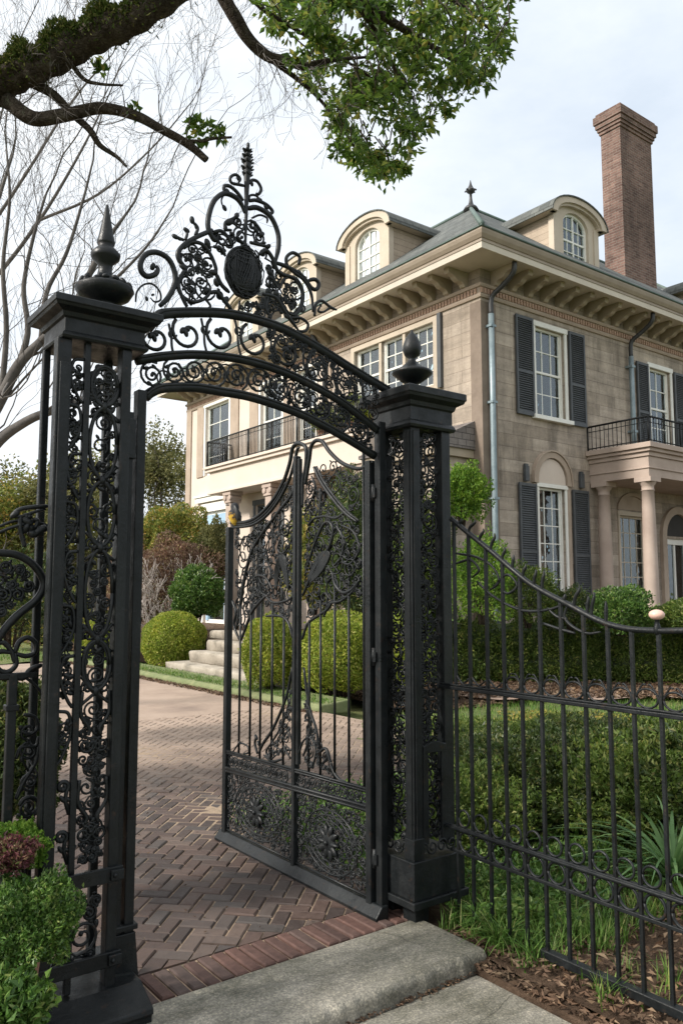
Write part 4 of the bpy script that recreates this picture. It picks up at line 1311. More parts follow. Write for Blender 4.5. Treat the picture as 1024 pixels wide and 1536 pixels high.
# small black and yellow bird on the outer stile
bp = np.array((LU - .004, V1 - .075, zt_out + .012))
bird_root = thing('bird', 'small bird with black back and mottled yellow breast perched on the open gate leaf', 'bird', tuple(bp))
tl = VR * -.22 + np.array((0, 0, .9))          # body axis, head up and towards the house
tl = tl / np.linalg.norm(tl); sd = np.array((-VF[0], -VF[1], 0)); sd /= np.linalg.norm(sd); fr = np.cross(tl, sd)
prof = [(-.075, .003), (-.066, .020), (-.045, .034), (-.018, .043), (.012, .042), (.034, .034), (.046, .028), (.058, .0275), (.072, .024), (.083, .013), (.086, .002)]
mb = MB(); n = 18; vs = []; cb_ = bp + np.array((0, 0, .062))
for s_, r in prof:
    bend = fr * (.012 if s_ > .045 else 0)
    for k in range(n):
        a = 2 * pi * k / n; vs.append(cb_ + tl * s_ + bend + sd * r * cos(a) + fr * r * sin(a))
mb.add(vs, [(i * n + k, i * n + (k + 1) % n, (i + 1) * n + (k + 1) % n, (i + 1) * n + k) for i in range(len(prof) - 1) for k in range(n)], True)
BSC = 1.22
mbm, nt2, out2 = new_mat('bird_plumage')
g2 = nt2.nodes.new('ShaderNodeNewGeometry')
sb = nt2.nodes.new('ShaderNodeVectorMath'); sb.operation = 'SUBTRACT'; sb.inputs[1].default_value = tuple(cb_)
dp = nt2.nodes.new('ShaderNodeVectorMath'); dp.operation = 'DOT_PRODUCT'
vd = fr * .75 - tl * .65 + sd * .35 if fr[2] < 0 else -fr * .75 - tl * .65 + sd * .35
dp.inputs[1].default_value = tuple(vd / np.linalg.norm(vd))
nt2.links.new(g2.outputs['Position'], sb.inputs[0]); nt2.links.new(sb.outputs[0], dp.inputs[0])
mm = nt2.nodes.new('ShaderNodeMath'); mm.operation = 'MULTIPLY_ADD'; mm.inputs[1].default_value = 11; mm.inputs[2].default_value = .22
nt2.links.new(dp.outputs['Value'], mm.inputs[0])
nz2 = nt2.nodes.new('ShaderNodeMath'); nz2.operation = 'ADD'; nt2.links.new(mm.outputs[0], nz2.inputs[0])
nn = noise(nt2, g2.outputs['Position'], 60, 4, .7); q2 = nt2.nodes.new('ShaderNodeMath'); q2.operation = 'MULTIPLY_ADD'; q2.inputs[1].default_value = 1.5; q2.inputs[2].default_value = -.75
nt2.links.new(nn, q2.inputs[0]); nt2.links.new(q2.outputs[0], nz2.inputs[1])
principled(nt2, out2, ramp(nt2, nz2.outputs[0], [(.38, (.012, .013, .016)), (.5, (.35, .19, .015)), (.8, (.55, .36, .03)), (1, (.6, .46, .12))]), .8)
mb.build('body', mbm, bird_root)
hd = cb_ + tl * .066
mb = MB(); mb.blob(hd - VR * .034 + np.array((0, 0, .006)), .005, .005, .015, -VR, 6, 5); mb.build('beak', M['black_pipe'], bird_root)
for s_ in (1, -1):
    mb = MB(); mb.blob(cb_ + sd * .036 * s_ + VR * .012 + np.array((0, 0, .012)), .010, .026, .056, tl, 10, 6); mb.build('wing', M['black_pipe'], bird_root)
mb = MB(); mb.blob(cb_ - tl * .09, .014, .006, .045, tl, 8, 5); mb.build('tail', M['black_pipe'], bird_root)
for s_ in (1, -1):
    mb = MB(); mb.tube([bp + sd * .012 * s_ - np.array((0, 0, .005)), bp + sd * .01 * s_ + np.array((0, 0, .035))], .003, 5); mb.build('leg', M['black_pipe'], bird_root)

# ================================================================== PICKET FENCE (right)
FU = 2.95
fence = thing('iron_fence', 'black iron picket fence with swooping top rail beside the right gate pier', 'fence', (FU, 2.0, 0))
topr = smooth(pix_u([(676, 778), (700, 798), (735, 826), (770, 856), (800, 879), (850, 906), (900, 932), (940, 943), (985, 946), (1024, 946)], FU), 5)
topr = np.vstack((topr, [(1.0, topr[-1][1]), (.2, topr[-1][1])]))
mb = MB(); mb.tube(on_u(FU)(topr), .013, 8); mb.build('top_rail', M['iron'], fence)
pv = [pix_u([(x, 1055)], FU)[0][0] for x in (684, 706, 732, 757, 783, 812, 844, 878, 914, 950, 991)]
dv = .116
while pv[-1] - dv > .3: pv.append(pv[-1] - dv)
pv[0] = min(pv[0], 2.985)
ts = topr[np.argsort(topr[:, 0])]
for k, v in enumerate(pv):
    zt = np.interp(v, ts[:, 0], ts[:, 1])
    mb = MB(); mb.box(FU - .0072, FU + .0072, v - .0072, v + .0072, -.06 if v > 2.44 else .02, zt)
    mb.build('picket', M['iron'], fence)
for z, h, nm in ((1.125, .018, 'middle_rail'),):
    mb = MB(); mb.box(FU - .016, FU + .016, .2, 3.06, z - .012, z + .006); mb.box(FU - .010, FU + .010, .2, 3.06, z + .0065, z + .016); mb.build(nm, M['iron'], fence, bevel=.003)
mb = MB(); mb.box(FU - .012, FU + .012, .2, 3.06, .425, .445); mb.tube([(FU - .016, .2, .435), (FU - .016, 3.06, .435)], .009, 6); mb.build('lower_rail', M['iron'], fence, bevel=.003)
mb = MB(); mb.box(FU - .009, FU + .009, .2, 3.0, .315, .332); mb.build('lower_rail', M['iron'], fence, bevel=.003)
mb = MB(); mb.box(FU - .02, FU + .02, .2, 2.435, .0, .04); mb.build('bottom_rail', M['iron'], fence, bevel=.005)
mb = MB()
for k in range(len(pv) - 1):
    a, b = pv[k], pv[k + 1]; c = (a + b) / 2; r = (a - b) / 2
    if k >= 3:
        mb.tube(on_u(FU)(circle(c, 1.142 + r * .62, r * .8, r * .62, 20)), .0048, 6)
        for s in (-1, 1): mb.tube(on_u(FU)(smooth([(c + s * r, 1.14), (c + s * r * .9, 1.175), (c + s * r * .35, 1.142 + r * 1.45), (c + s * r * .1, 1.142 + r * 1.5)], 5)), .0042, 5)
    else:
        mb.tube(on_u(FU)(smooth([(c - r, 1.15), (c, 1.145), (c + r, 1.19)], 5)), .005, 5); mb.tube(on_u(FU)(smooth([(c + r, 1.15), (c, 1.15), (c - r * .7, 1.175)], 5)), .004, 5)
mb.build('ring_band', M['iron'], fence)
mb = MB()
for k in range(len(pv) - 1):
    a, b = pv[k], pv[k + 1]; c = (a + b) / 2; r = (a - b) / 2
    mb.tube(on_u(FU)(circle(c, .378, min(r * .8, .046), .046, 20)), .0065, 6)
    mb.tube(on_u(FU)(circle(c + .01, .488, min(r * .72, .04), .04, 20)), .0055, 6)
mb.build('ring_band', M['iron'], fence)
# leaf-shaped spikes above the swoop
mb = MB()
for x, y, dx, dy in [(688, 790, 5, -12), (702, 800, 12, -20), (718, 815, 8, -22), (735, 830, 8, -30), (752, 845, 6, -24), (768, 856, 2, -24), (783, 868, 6, -22), (800, 880, 4, -26), (812, 886, 4, -30), (845, 905, 2, -14), (860, 912, 10, -34), (880, 922, 2, -28), (886, 928, 5, -40), (908, 936, 0, -34)]:
    P = smooth(pix_u([(x, y), (x + dx * .2, y + dy * .45), (x + dx * .8, y + dy * .8), (x + dx * .8, y + dy)], FU), 5)
    mb = MB(); mb.tube(on_u(FU)(P), np.interp(np.linspace(0, 1, len(P)), [0, .5, 1], [.007, .0085, .003]), 6); mb.build('spike', M['iron'], fence)
mb = MB()
for pts in ([(684, 830), (715, 836), (738, 850), (748, 872), (735, 885)], [(715, 872), (740, 895), (780, 915), (820, 915), (850, 905)], [(813, 935), (840, 944), (862, 950)], [(852, 905), (846, 925), (858, 940), (880, 950), (900, 948)], [(684, 845), (705, 840), (718, 855), (708, 866)], [(740, 880), (760, 862), (775, 878), (762, 890), (750, 884)], [(820, 912), (835, 925), (850, 928)]):
    P = smooth(pix_u(pts, FU), 6); mb.tube(on_u(FU)(P), taper(len(P), .0065, .8, .6), 6)
mb.build('swoop_scrolls', M['iron'], fence)
c = at(985, 944, 0, FU)
mb = MB(); mb.lathe((c[0], c[1], c[2]), [(.012, -.02), (.016, .0), (.010, .02), (.009, .035), (.014, .04)], 14); st_ = mb.build('post_stub', M['iron'], fence)
mb = MB(); mb.blob((c[0], c[1], c[2] + .058), .031, .031, .021, None, 18, 10); mb.build('finial', M['pink'], fence)

# ================================================================== FENCE LEFT OF THE OPENING
WV = 3.22
lf = thing('iron_fence', 'black iron scroll panel with heart curve between the left pier and the photo edge', 'fence', (.5, WV, 0))
mpl = on_v(WV)


def ZL(pts): return pix_v([(.325 * x, 740 + .3255 * y) for x, y in pts], WV)


mb = MB()
for pts, r in [([(-420, 520), (-300, 340), (-120, 280), (0, 275), (80, 285), (150, 325), (198, 390), (200, 440), (165, 495), (90, 555), (40, 605), (0, 660), (-60, 760)], .0155),
               ([(-20, 690), (20, 690), (55, 730), (70, 780)], .010), ([(70, 735), (90, 685), (130, 665), (165, 690), (160, 735), (120, 750), (75, 738)], .010), ([(70, 738), (75, 790), (40, 822), (0, 815), (-30, 770), (0, 730), (60, 735)], .010),
               ([(-60, 850), (60, 848), (110, 850), (140, 815), (195, 790)], .011), ([(120, 850), (160, 880), (195, 920)], .006), ([(100, 855), (125, 830), (175, 805)], .008),
               ([(75, 1225), (100, 1170), (165, 1165), (180, 1120)], .007), ([(75, 1410), (110, 1330), (165, 1240), (180, 1160)], .008), ([(90, 1440), (110, 1410), (150, 1400), (180, 1430), (170, 1470), (140, 1475), (120, 1440)], .008),
               ([(80, 1480), (130, 1490), (165, 1460)], .006), ([(110, 1020), (160, 1030), (175, 1080), (140, 1110), (100, 1095)], .008), ([(-20, 60 + 100), (60, 130), (150, 130), (230, 150)], .006)]:
    P = smooth(ZL(pts), 6); mb.tube(mpl(P), taper(len(P), r, .8, .7), 8)
mb.build('heart_curve', M['iron'], lf)
mb = MB()
filigree(mb, mpl, ZL([(-250, 360), (-100, 300), (60, 310), (150, 350), (180, 420), (60, 540), (0, 600), (-60, 690), (-200, 690)]), .02, .06, 500, .006, 91, .9)
filigree(mb, on_v(WV + .01), ZL([(-250, 360), (-100, 300), (60, 310), (150, 350), (180, 420), (60, 540), (0, 600), (-60, 690), (-200, 690)]), .016, .04, 500, .0045, 92, .9)
mb.build('vine_panel', M['iron'], lf); mb = MB()
filigree(mb, mpl, ZL([(80, 1100), (180, 1000), (180, 1500), (80, 1500)]), .03, .06, 100, .006, 93, .7)
mb.build('vine_panel', M['iron'], lf)
a = ZL([(60, 830), (60, 1520)]); x0 = a[0][0]
mb = MB(); mb.box(x0 - .016, x0 + .016, WV - .016, WV + .016, -.05, a[0][1]); mb.build('post', M['iron'], lf, bevel=.003)
zc = ZL([(60, 1000)])[0][1]
mb = MB(); mb.box(x0 - .024, x0 + .024, WV - .024, WV + .024, zc, zc + .022); mb.build('collar', M['iron'], lf, bevel=.003)
for k in range(1, 9):
    mb = MB(); mb.box(x0 - .115 * k - .009, x0 - .115 * k + .009, WV - .009, WV + .009, -.05, a[0][1]); mb.build('picket', M['iron'], lf)
for z in (a[0][1] - .02, .2):
    mb = MB(); mb.box(x0 - 1.0, .95, WV - .012, WV + .012, z, z + .022); mb.build('rail', M['iron'], lf, bevel=.003)
# leafy bracket thrown out from the left pier
mb = MB()
for pts, r in [([(205, 160), (170, 175), (150, 190), (120, 180)], .016), ([(210, 62), (150, 66), (90, 75), (50, 95)], .009), ([(200, 75), (130, 95), (80, 110), (50, 100)], .006), ([(85, 110), (85, 170), (100, 230), (105, 250)], .009), ([(-30, 190), (30, 165), (80, 150), (110, 140)], .006), ([(110, 100), (125, 140), (150, 160), (165, 130), (140, 120)], .009)]:
    P = smooth(ZL(pts), 6); mb.tube(on_v(LF + .1)(P), taper(len(P), r, .8, .5), 7)
for (x, y, s) in [(60, 100, 24), (115, 130, 30), (110, 165, 26), (140, 165, 22), (95, 210, 18), (175, 180, 26), (130, 110, 20)]:
    p = ZL([(x, y)])[0]; mb.blob((p[0], LF + .1, p[1]), s * .00055, s * .0005, s * .0009, (random.uniform(-1, 1), .2, random.uniform(-1, 1)), 7, 5)
mb.build('leaf_bracket', M['iron'], left)

# ================================================================== THE HOUSE
HU, HV, HU1, HV1 = 12.67, 11.75, 31.0, 26.0
house = thing('mansion', 'two-storey tan stone mansion with bracketed eaves, arched dormers and a tall brick chimney', 'house', (HU, HV, 0))
SF, WF = ('S', HV), ('W', HU)


def fp(fac, a, z, d):
    return (a, fac[1] - d, z) if fac[0] == 'S' else (fac[1] - d, a, z)


def fbox(mb, fac, a0, a1, z0, z1, d0, d1):
    if fac[0] == 'S': mb.box(a0, a1, fac[1] - d1, fac[1] - d0, z0, z1)
    else: mb.box(fac[1] - d1, fac[1] - d0, a0, a1, z0, z1)
    return mb


def facade(fac, a0, a1, z0, z1, holes, depth=.22):
    mb = MB()
    A = sorted({a0, a1, *[h[0] for h in holes], *[h[1] for h in holes]}); Z = sorted({z0, z1, *[h[2] for h in holes], *[h[3] for h in holes]})
    for i in range(len(A) - 1):
        for j in range(len(Z) - 1):
            ca_, cz_ = (A[i] + A[i + 1]) / 2, (Z[j] + Z[j + 1]) / 2
            if any(h[0] < ca_ < h[1] and h[2] < cz_ < h[3] for h in holes): continue
            q = [fp(fac, A[i], Z[j], 0), fp(fac, A[i + 1], Z[j], 0), fp(fac, A[i + 1], Z[j + 1], 0), fp(fac, A[i], Z[j + 1], 0)]
            mb.add(q if fac[0] == 'S' else q[::-1], [(0, 1, 2, 3)])
    for h in holes:
        c = [(h[0], h[2]), (h[1], h[2]), (h[1], h[3]), (h[0], h[3])]
        for k in range(4):
            p, q = c[k], c[(k + 1) % 4]
            mb.add([fp(fac, *p, 0), fp(fac, *q, 0), fp(fac, *q, -depth), fp(fac, *p, -depth)], [(0, 1, 2, 3)])
    return mb


def curtain_mesh(mb, fac, a0, a1, z0, z1, d):
    n = 40; vs = []
    for k in range(n + 1):
        a = a0 + (a1 - a0) * k / n; dd = d + .018 * sin(k * 1.3) + .01 * sin(k * .47)
        vs += [fp(fac, a, z0, dd), fp(fac, a, z1, dd)]
    mb.add(vs, [(2 * k, 2 * k + 2, 2 * k + 3, 2 * k + 1) for k in range(n)], True)


def window(fac, a0, a1, z0, z1, cols=3, rows=4, casing=.09, sill=True, curtain='open', meet=True, mat=None, parent=None, trim=None, fr=.05):
    mb = MB(); d = -.12
    fbox(mb, fac, a0, a0 + fr, z0, z1, d - .05, d + .05); fbox(mb, fac, a1 - fr, a1, z0, z1, d - .05, d + .05)
    fbox(mb, fac, a0 + fr, a1 - fr, z0, z0 + fr * 1.2, d - .05, d + .05); fbox(mb, fac, a0 + fr, a1 - fr, z1 - fr, z1, d - .05, d + .05)
    b0, b1, y0, y1 = a0 + fr, a1 - fr, z0 + fr * 1.2, z1 - fr
    zm = (y0 + y1) / 2
    if meet: fbox(mb, fac, b0, b1, zm - .025, zm + .025, d - .03, d + .035)
    for s0, s1, dd in ((y0, zm, d - .01), (zm, y1, d + .008)) if meet else ((y0, y1, d),):
        fbox(mb, fac, b0, b0 + .035, s0, s1, dd - .018, dd + .018); fbox(mb, fac, b1 - .035, b1, s0, s1, dd - .018, dd + .018)
        for i in range(1, cols): a = b0 + (b1 - b0) * i / cols; fbox(mb, fac, a - .011, a + .011, s0, s1, dd - .012, dd + .012)
        rr = rows // 2 if meet else rows
        for j in range(1, rr): z = s0 + (s1 - s0) * j / rr; fbox(mb, fac, b0, b1, z - .011, z + .011, dd - .0105, dd + .0105)
    if casing:
        fbox(mb, fac, a0 - casing, a0 - .001, z0, z1, -.02, .03); fbox(mb, fac, a1 + .001, a1 + casing, z0, z1, -.02, .03)
        fbox(mb, fac, a0 - casing - .02, a1 + casing + .02, z1 + .001, z1 + casing * 1.3, -.02, .045)
    w_ = mb.build('window', mat or M['white'], parent or house)
    if parent is None:
        mb = MB(); fbox(mb, fac, b0, b1, y0, y1, d - .004, d - .001); mb.build('pane', M['glass'], w_)
        mb = MB()
        if curtain == 'open':
            wd = (a1 - a0)
            curtain_mesh(mb, fac, a0 - .05, a0 + wd * .34, z0, z1, d - .075); curtain_mesh(mb, fac, a1 - wd * .34, a1 + .05, z0, z1, d - .075)
            curtain_mesh(mb, fac, a0, a1, zm + .02, z1, d - .045)
        elif curtain == 'full': curtain_mesh(mb, fac, a0 - .02, a1 + .02, z0 + (z1 - z0) * .12, z1, d - .05)
        if mb.v: mb.build('curtain', M['curtain'], w_)
        mb = MB(); fbox(mb, fac, a0 - .6, a1 + .6, z0 - .4, z1 + .4, -1.4, -1.38); mb.build('dark_backing', M['dark'], w_)  # near-black sheet behind the pane, its colour stands in for the unlit interior
        if sill:
            mb = MB(); fbox(mb, fac, a0 - casing - .08, a1 + casing + .08, z0 - .10, z0 - .001, -.1, .12); mb.build('sill', M['white'], w_, bevel=.008)
    return w_


def shutter(fac, a0, a1, z0, z1):
    mb = MB(); d = .035; st_ = .055; mid_ = z0 + (z1 - z0) * .42
    fbox(mb, fac, a0, a0 + st_, z0, z1, d, d + .045); fbox(mb, fac, a1 - st_, a1, z0, z1, d, d + .045)
    for z, h in ((z0, .09), (mid_, .06), (z1 - .07, .07)): fbox(mb, fac, a0 + st_, a1 - st_, z, z + h, d + .002, d + .042)
    for s0, s1 in ((z0 + .09, mid_), (mid_ + .06, z1 - .07)):
        n = int((s1 - s0) / .05)
        for k in range(n):
            z = s0 + (k + .5) * (s1 - s0) / n
            c = [(a0 + st_, z - .02, d + .036), (a1 - st_, z - .02, d + .036), (a1 - st_, z + .02, d + .010), (a0 + st_, z + .02, d + .010)]
            v = [fp(fac, *p) for p in c] + [fp(fac, p[0], p[1] - .004, p[2] - .008) for p in c]
            mb.add(v, [(0, 1, 2, 3), (7, 6, 5, 4), (0, 4, 5, 1), (1, 5, 6, 2), (2, 6, 7, 3), (3, 7, 4, 0)])
    fbox(mb, fac, a0 + .01, a1 - .01, z0 + .01, z1 - .01, d - .01, d + .001)
    return mb.build('shutter', M['shutter'], house)


# walls with openings
W1 = (14.46, 15.53, 5.68, 7.80); W2 = (19.12, 20.12, 5.45, 7.62); W3 = (23.4, 24.4, 5.5, 7.7); G1 = (14.46, 15.40, 1.45, 4.02)
PW = (17.55, 18.75, 1.2, 3.55); PD = (19.55, 20.75, .65, 3.05)
facade(SF, HU, HU1, -.1, 8.75, [W1, W2, W3, G1, PW, PD]).build('wall', M['stone'], house)
T1 = (13.22, 14.22, 6.42, 7.92); T2 = (14.32, 15.12, 6.42, 7.92); T3 = (15.22, 16.2, 6.42, 7.92); B1 = (13.4, 15.4, 1.6, 4.2)
SPL = 17.45
facade(WF, HV, SPL, -.1, 8.75, [T1, T2, T3, B1]).build('wall', M['stone'], house)
A1 = (22.95, 24.6, 5.62, 8.0); A2 = (19.75, 20.95, 5.7, 8.0); A3 = (18.0, 18.9, 5.7, 8.0); D1 = (22.95, 24.55, .62, 4.35); D2 = (19.7, 21.2, .62, 4.3)
facade(WF, SPL, HV1, -.1, 8.75, [A1, A2, A3, D1, D2]).build('wall', M['stucco'], house)
mb = MB(); mb.box(HU + .001, HU1, HV1 - .3, HV1, -.1, 8.75); mb.box(HU1 - .3, HU1, HV + .01, HV1 - .31, -.1, 8.75); mb.box(HU + 1.5, HU1 - .4, HV + 1.5, HV1 - .4, 8.55, 8.7); mb.build('rear_wall', M['stone'], house)
mb = MB(); mb.box(HU - .03, HU + .45, HV - .03, HV + .3, 0, 8.0); mb.build('corner_pilaster', M['stone_dark'], house, bevel=.01)
mb = MB(); fbox(mb, WF, HV1 - .35, HV1 + .02, 0, 8.7, .001, .05); mb.build('stone_quoin', M['stone_trim'], house, bevel=.01); mb = MB(); fbox(mb, WF, SPL - .2, SPL + .12, 0, 8.1, .001, .05); mb.build('stone_quoin', M['stone_trim'], house, bevel=.01)
for W_ in (W1,): window(SF, *W_, cols=3, rows=4)
window(SF, *W2, cols=2, rows=4); window(SF, *W3, cols=2, rows=4)
window(SF, *G1, cols=3, rows=6, curtain='none', casing=.07, meet=False)
for a0, a1, z0, z1 in ((13.74, 14.34, 5.62, 7.92), (15.66, 16.26, 5.60, 7.90), (18.47, 19.0, 5.3, 7.66), (20.25, 20.8, 5.3, 7.66), (22.75, 23.3, 5.4, 7.7), (13.74, 14.33, 1.35, 4.06), (15.64, 16.24, 1.30, 4.04)):
    shutter(SF, a0, a1, z0, z1)
for a in (13.93, 15.93):
    mb = MB(); fbox(mb, SF, a, a + .13, 4.10, 4.45, .02, .10); fbox(mb, SF, a + .01, a + .12, 4.45, 4.50, .02, .08); mb.build('shutter_stay', M['shutter'], house, bevel=.01)


def arch_ring(mb, fac, ac, z0, zs, hw_o, hw_i, rise_o, rise_i, d0, d1, n=14, legs=True):
    """arched band between an outer and an inner outline"""
    def line(hw, rise):
        t = np.linspace(0, pi, n)
        pts = [(ac + hw * cos(x), zs + rise * sin(x)) for x in t]
        return ([(ac + hw, z0)] if legs else []) + pts + ([(ac - hw, z0)] if legs else [])
    O, I = line(hw_o, rise_o), line(hw_i, rise_i); m_ = len(O)
    vs = [fp(fac, a, z, d1) for a, z in O] + [fp(fac, a, z, d1) for a, z in I] + [fp(fac, a, z, d0) for a, z in O] + [fp(fac, a, z, d0) for a, z in I]
    fs = []
    for k in range(m_ - 1):
        fs += [(k, k + 1, m_ + k + 1, m_ + k), (2 * m_ + k, 2 * m_ + k + 1, k + 1, k), (3 * m_ + k + 1, 3 * m_ + k, m_ + k, m_ + k + 1)]
    fs += [(0, m_, 3 * m_, 2 * m_), (m_ - 1, 3 * m_ - 1, 4 * m_ - 1, 2 * m_ - 1)]
    mb.add(vs, fs)


def arch_plate(mb, fac, ac, z0, zs, hw, rise, d0, d1, n=14):
    t = np.linspace(0, pi, n)
    poly = [(ac + hw, z0)] + [(ac + hw * cos(x), zs + rise * sin(x)) for x in t] + [(ac - hw, z0)]
    if zs - z0 < 1e-6: poly = poly[1:-1]
    mb.prism(poly, lambda a, b, d: fp(fac, a, b, d), d0, d1)


# blind arch over the ground floor window
mb = MB(); arch_plate(mb, SF, 14.93, 4.12, 4.2, .5, .5, .002, .02); mb.build('tympanum', M['stucco'], house)
mb = MB(); arch_ring(mb, SF, 14.93, 4.10, 4.2, .66, .52, .66, .52, .0, .07); arch_ring(mb, SF, 14.93, 4.10, 4.2, .70, .665, .70, .665, .0, .10)
fbox(mb, SF, 14.46 - .20, 14.46 - .075, 1.4, 4.09, 0, .03); fbox(mb, SF, 15.40 + .075, 15.40 + .20, 1.4, 4.09, 0, .03); mb.build('arch_moulding', M['stone_trim'], house)

# left facade windows
mb_ = None
for W_, c in ((T1, 3), (T2, 2), (T3, 2)): window(WF, *W_, cols=c, rows=4, casing=0, sill=False, curtain='full' if W_ is not T1 else 'open')
mb = MB(); fbox(mb, WF, 13.06, 13.215, 6.3, 8.04, .001, .05); fbox(mb, WF, 14.222, 14.318, 6.42, 7.92, -.1, .02); fbox(mb, WF, 15.122, 15.218, 6.42, 7.92, -.1, .02); fbox(mb, WF, 16.205, 16.34, 6.3, 8.04, .001, .05); fbox(mb, WF, 13.2155, 16.2045, 7.922, 8.04, .0, .05); fbox(mb, WF, 13.0, 16.4, 6.26, 6.298, -.05, .13); fbox(mb, WF, 13.2155, 16.2045, 6.30, 6.418, .0, .045)
mb.build('triple_casing', M['cornice'], house)
mb = MB(); fbox(mb, WF, 12.94, 13.055, 6.3, 8.06, .0, .08); mb.build('shutter_edge', M['shutter'], house)
window(WF, *B1, cols=4, rows=4, curtain='full')
for W_, c in ((A1, 2), (A2, 2), (A3, 2)): window(WF, *W_, cols=c, rows=4, casing=.1, sill=False)
for a0, a1 in ((22.3, 22.83), (24.73, 25.2), (19.15, 19.63), (21.07, 21.6)):
    mb = MB(); fbox(mb, WF, a0, a1, 5.6, 8.1, .002, .04); mb.build('window_surround', M['stone_trim'], house, bevel=.01)
dd = window(WF, *D1, cols=1, rows=2, casing=.22, sill=False, curtain='open', mat=M['white'], fr=.1)
mb = MB(); fbox(mb, WF, 23.06, 23.2, .7, 4.24, -.115, -.03); fbox(mb, WF, 24.3, 24.44, .7, 4.24, -.115, -.03); fbox(mb, WF, 23.2005, 24.2995, 3.9, 4.24, -.115, -.03); mb.build('door', M['door'], house)
window(WF, *D2, cols=2, rows=4, casing=.12, sill=False, curtain='none', mat=M['shutter'])
# entablature over wing doorway
mb = MB(); fbox(mb, WF, 22.5, 25.1, 4.68, 4.86, .0, .12); fbox(mb, WF, 22.45, 25.15, 4.861, 4.93, .0, .17); mb.build('door_hood', M['white'], house, bevel=.01)

# frieze moulding, dentils, cornice, brackets
rect = (HU, HU1, HV, HV1)
mb = MB(); mb.ring_mold(rect, [(-.02, 8.08), (.04, 8.08), (.055, 8.12), (.055, 8.16), (.03, 8.17), (.03, 8.30), (.07, 8.31), (.085, 8.35), (.085, 8.38), (-.02, 8.38)]); mb.build('frieze_moulding', M['stone_trim'], house)
mb = MB()
a = HU - .03
while a < 27:
    fbox(mb, SF, a, a + .055, 8.175, 8.29, .025, .062); a += .1
mb.build('dentil_band', M['terracotta_band'], house); mb = MB()
a = HV + .08
while a < 26:
    fbox(mb, WF, a, a + .055, 8.175, 8.29, .025, .062); a += .1
mb.build('dentil_band', M['terracotta_band'], house)
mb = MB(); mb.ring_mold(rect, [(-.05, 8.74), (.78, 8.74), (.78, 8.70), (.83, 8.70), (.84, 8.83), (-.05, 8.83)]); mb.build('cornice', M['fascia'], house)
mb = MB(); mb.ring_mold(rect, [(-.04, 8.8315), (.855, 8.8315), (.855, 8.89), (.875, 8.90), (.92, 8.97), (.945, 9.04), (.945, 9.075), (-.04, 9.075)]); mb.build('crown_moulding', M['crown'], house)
mb = MB(); mb.ring_mold(rect, [(.5, 9.077), (.955, 9.077), (.975, 9.09), (.975, 9.115), (.5, 9.13)]); mb.build('roof_edge', M['copper'], house)
BP = [(0, 8.74), (.62, 8.74), (.62, 8.66), (.60, 8.615), (.52, 8.60), (.44, 8.575), (.38, 8.52), (.31, 8.49), (.22, 8.485), (.16, 8.45), (.13, 8.40), (.09, 8.385), (0, 8.385)]
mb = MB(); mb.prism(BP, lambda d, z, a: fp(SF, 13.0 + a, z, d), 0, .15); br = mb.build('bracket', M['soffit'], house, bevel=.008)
k = 1
while 13.0 + .56 * k < 26: copy_part(br, (.56 * k, 0, 0), house); k += 1
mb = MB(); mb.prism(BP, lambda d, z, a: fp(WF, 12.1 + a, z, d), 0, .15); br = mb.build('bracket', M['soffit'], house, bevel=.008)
k = 1
while 12.1 + .52 * k < 25.9: copy_part(br, (0, .52 * k, 0), house); k += 1

# roof
e = .96; x0, x1, y0, y1 = HU - e, HU1 + e, HV - e, HV1 + e
SL = .76; ins = 5.4; zt = 9.1 + ins * SL
v = [(x0, y0, 9.1), (x1, y0, 9.1), (x1, y1, 9.1), (x0, y1, 9.1), (x0 + ins, y0 + ins, zt), (x1 - ins, y0 + ins, zt), (x1 - ins, y1 - ins, zt), (x0 + ins, y1 - ins, zt)]
mb = MB(); mb.add(v, [(0, 1, 5, 4), (1, 2, 6, 5), (2, 3, 7, 6), (3, 0, 4, 7), (4, 5, 6, 7)]); roof = mb.build('roof', M['roof'], house)
mb = MB()
for p, q in ((0, 4), (1, 5), (3, 7), (4, 5), (4, 7)): mb.tube([np.array(v[p]) + (0, 0, .02), np.array(v[q]) + (0, 0, .02)], .06, 8)
mb.build('hip_roll', M['copper'], roof)
ap = (x0 + ins, y0 + ins, zt)
mb = MB(); mb.lathe(ap, [(.24, -.05), (.18, .06), (.09, .12), (.06, .22), (.045, .34), (.04, .48), (.09, .51), (.13, .55), (.14, .6), (.09, .66), (.045, .76), (.02, .86), (.008, .92)], 12)
for q in range(6): a = q * pi / 3; mb.blob((ap[0] + .13 * cos(a), ap[1] + .13 * sin(a), ap[2] + .6), .03, .03, .07, (cos(a), sin(a), -.5), 6, 5)
mb.build('roof_finial', M['black_pipe'], roof)


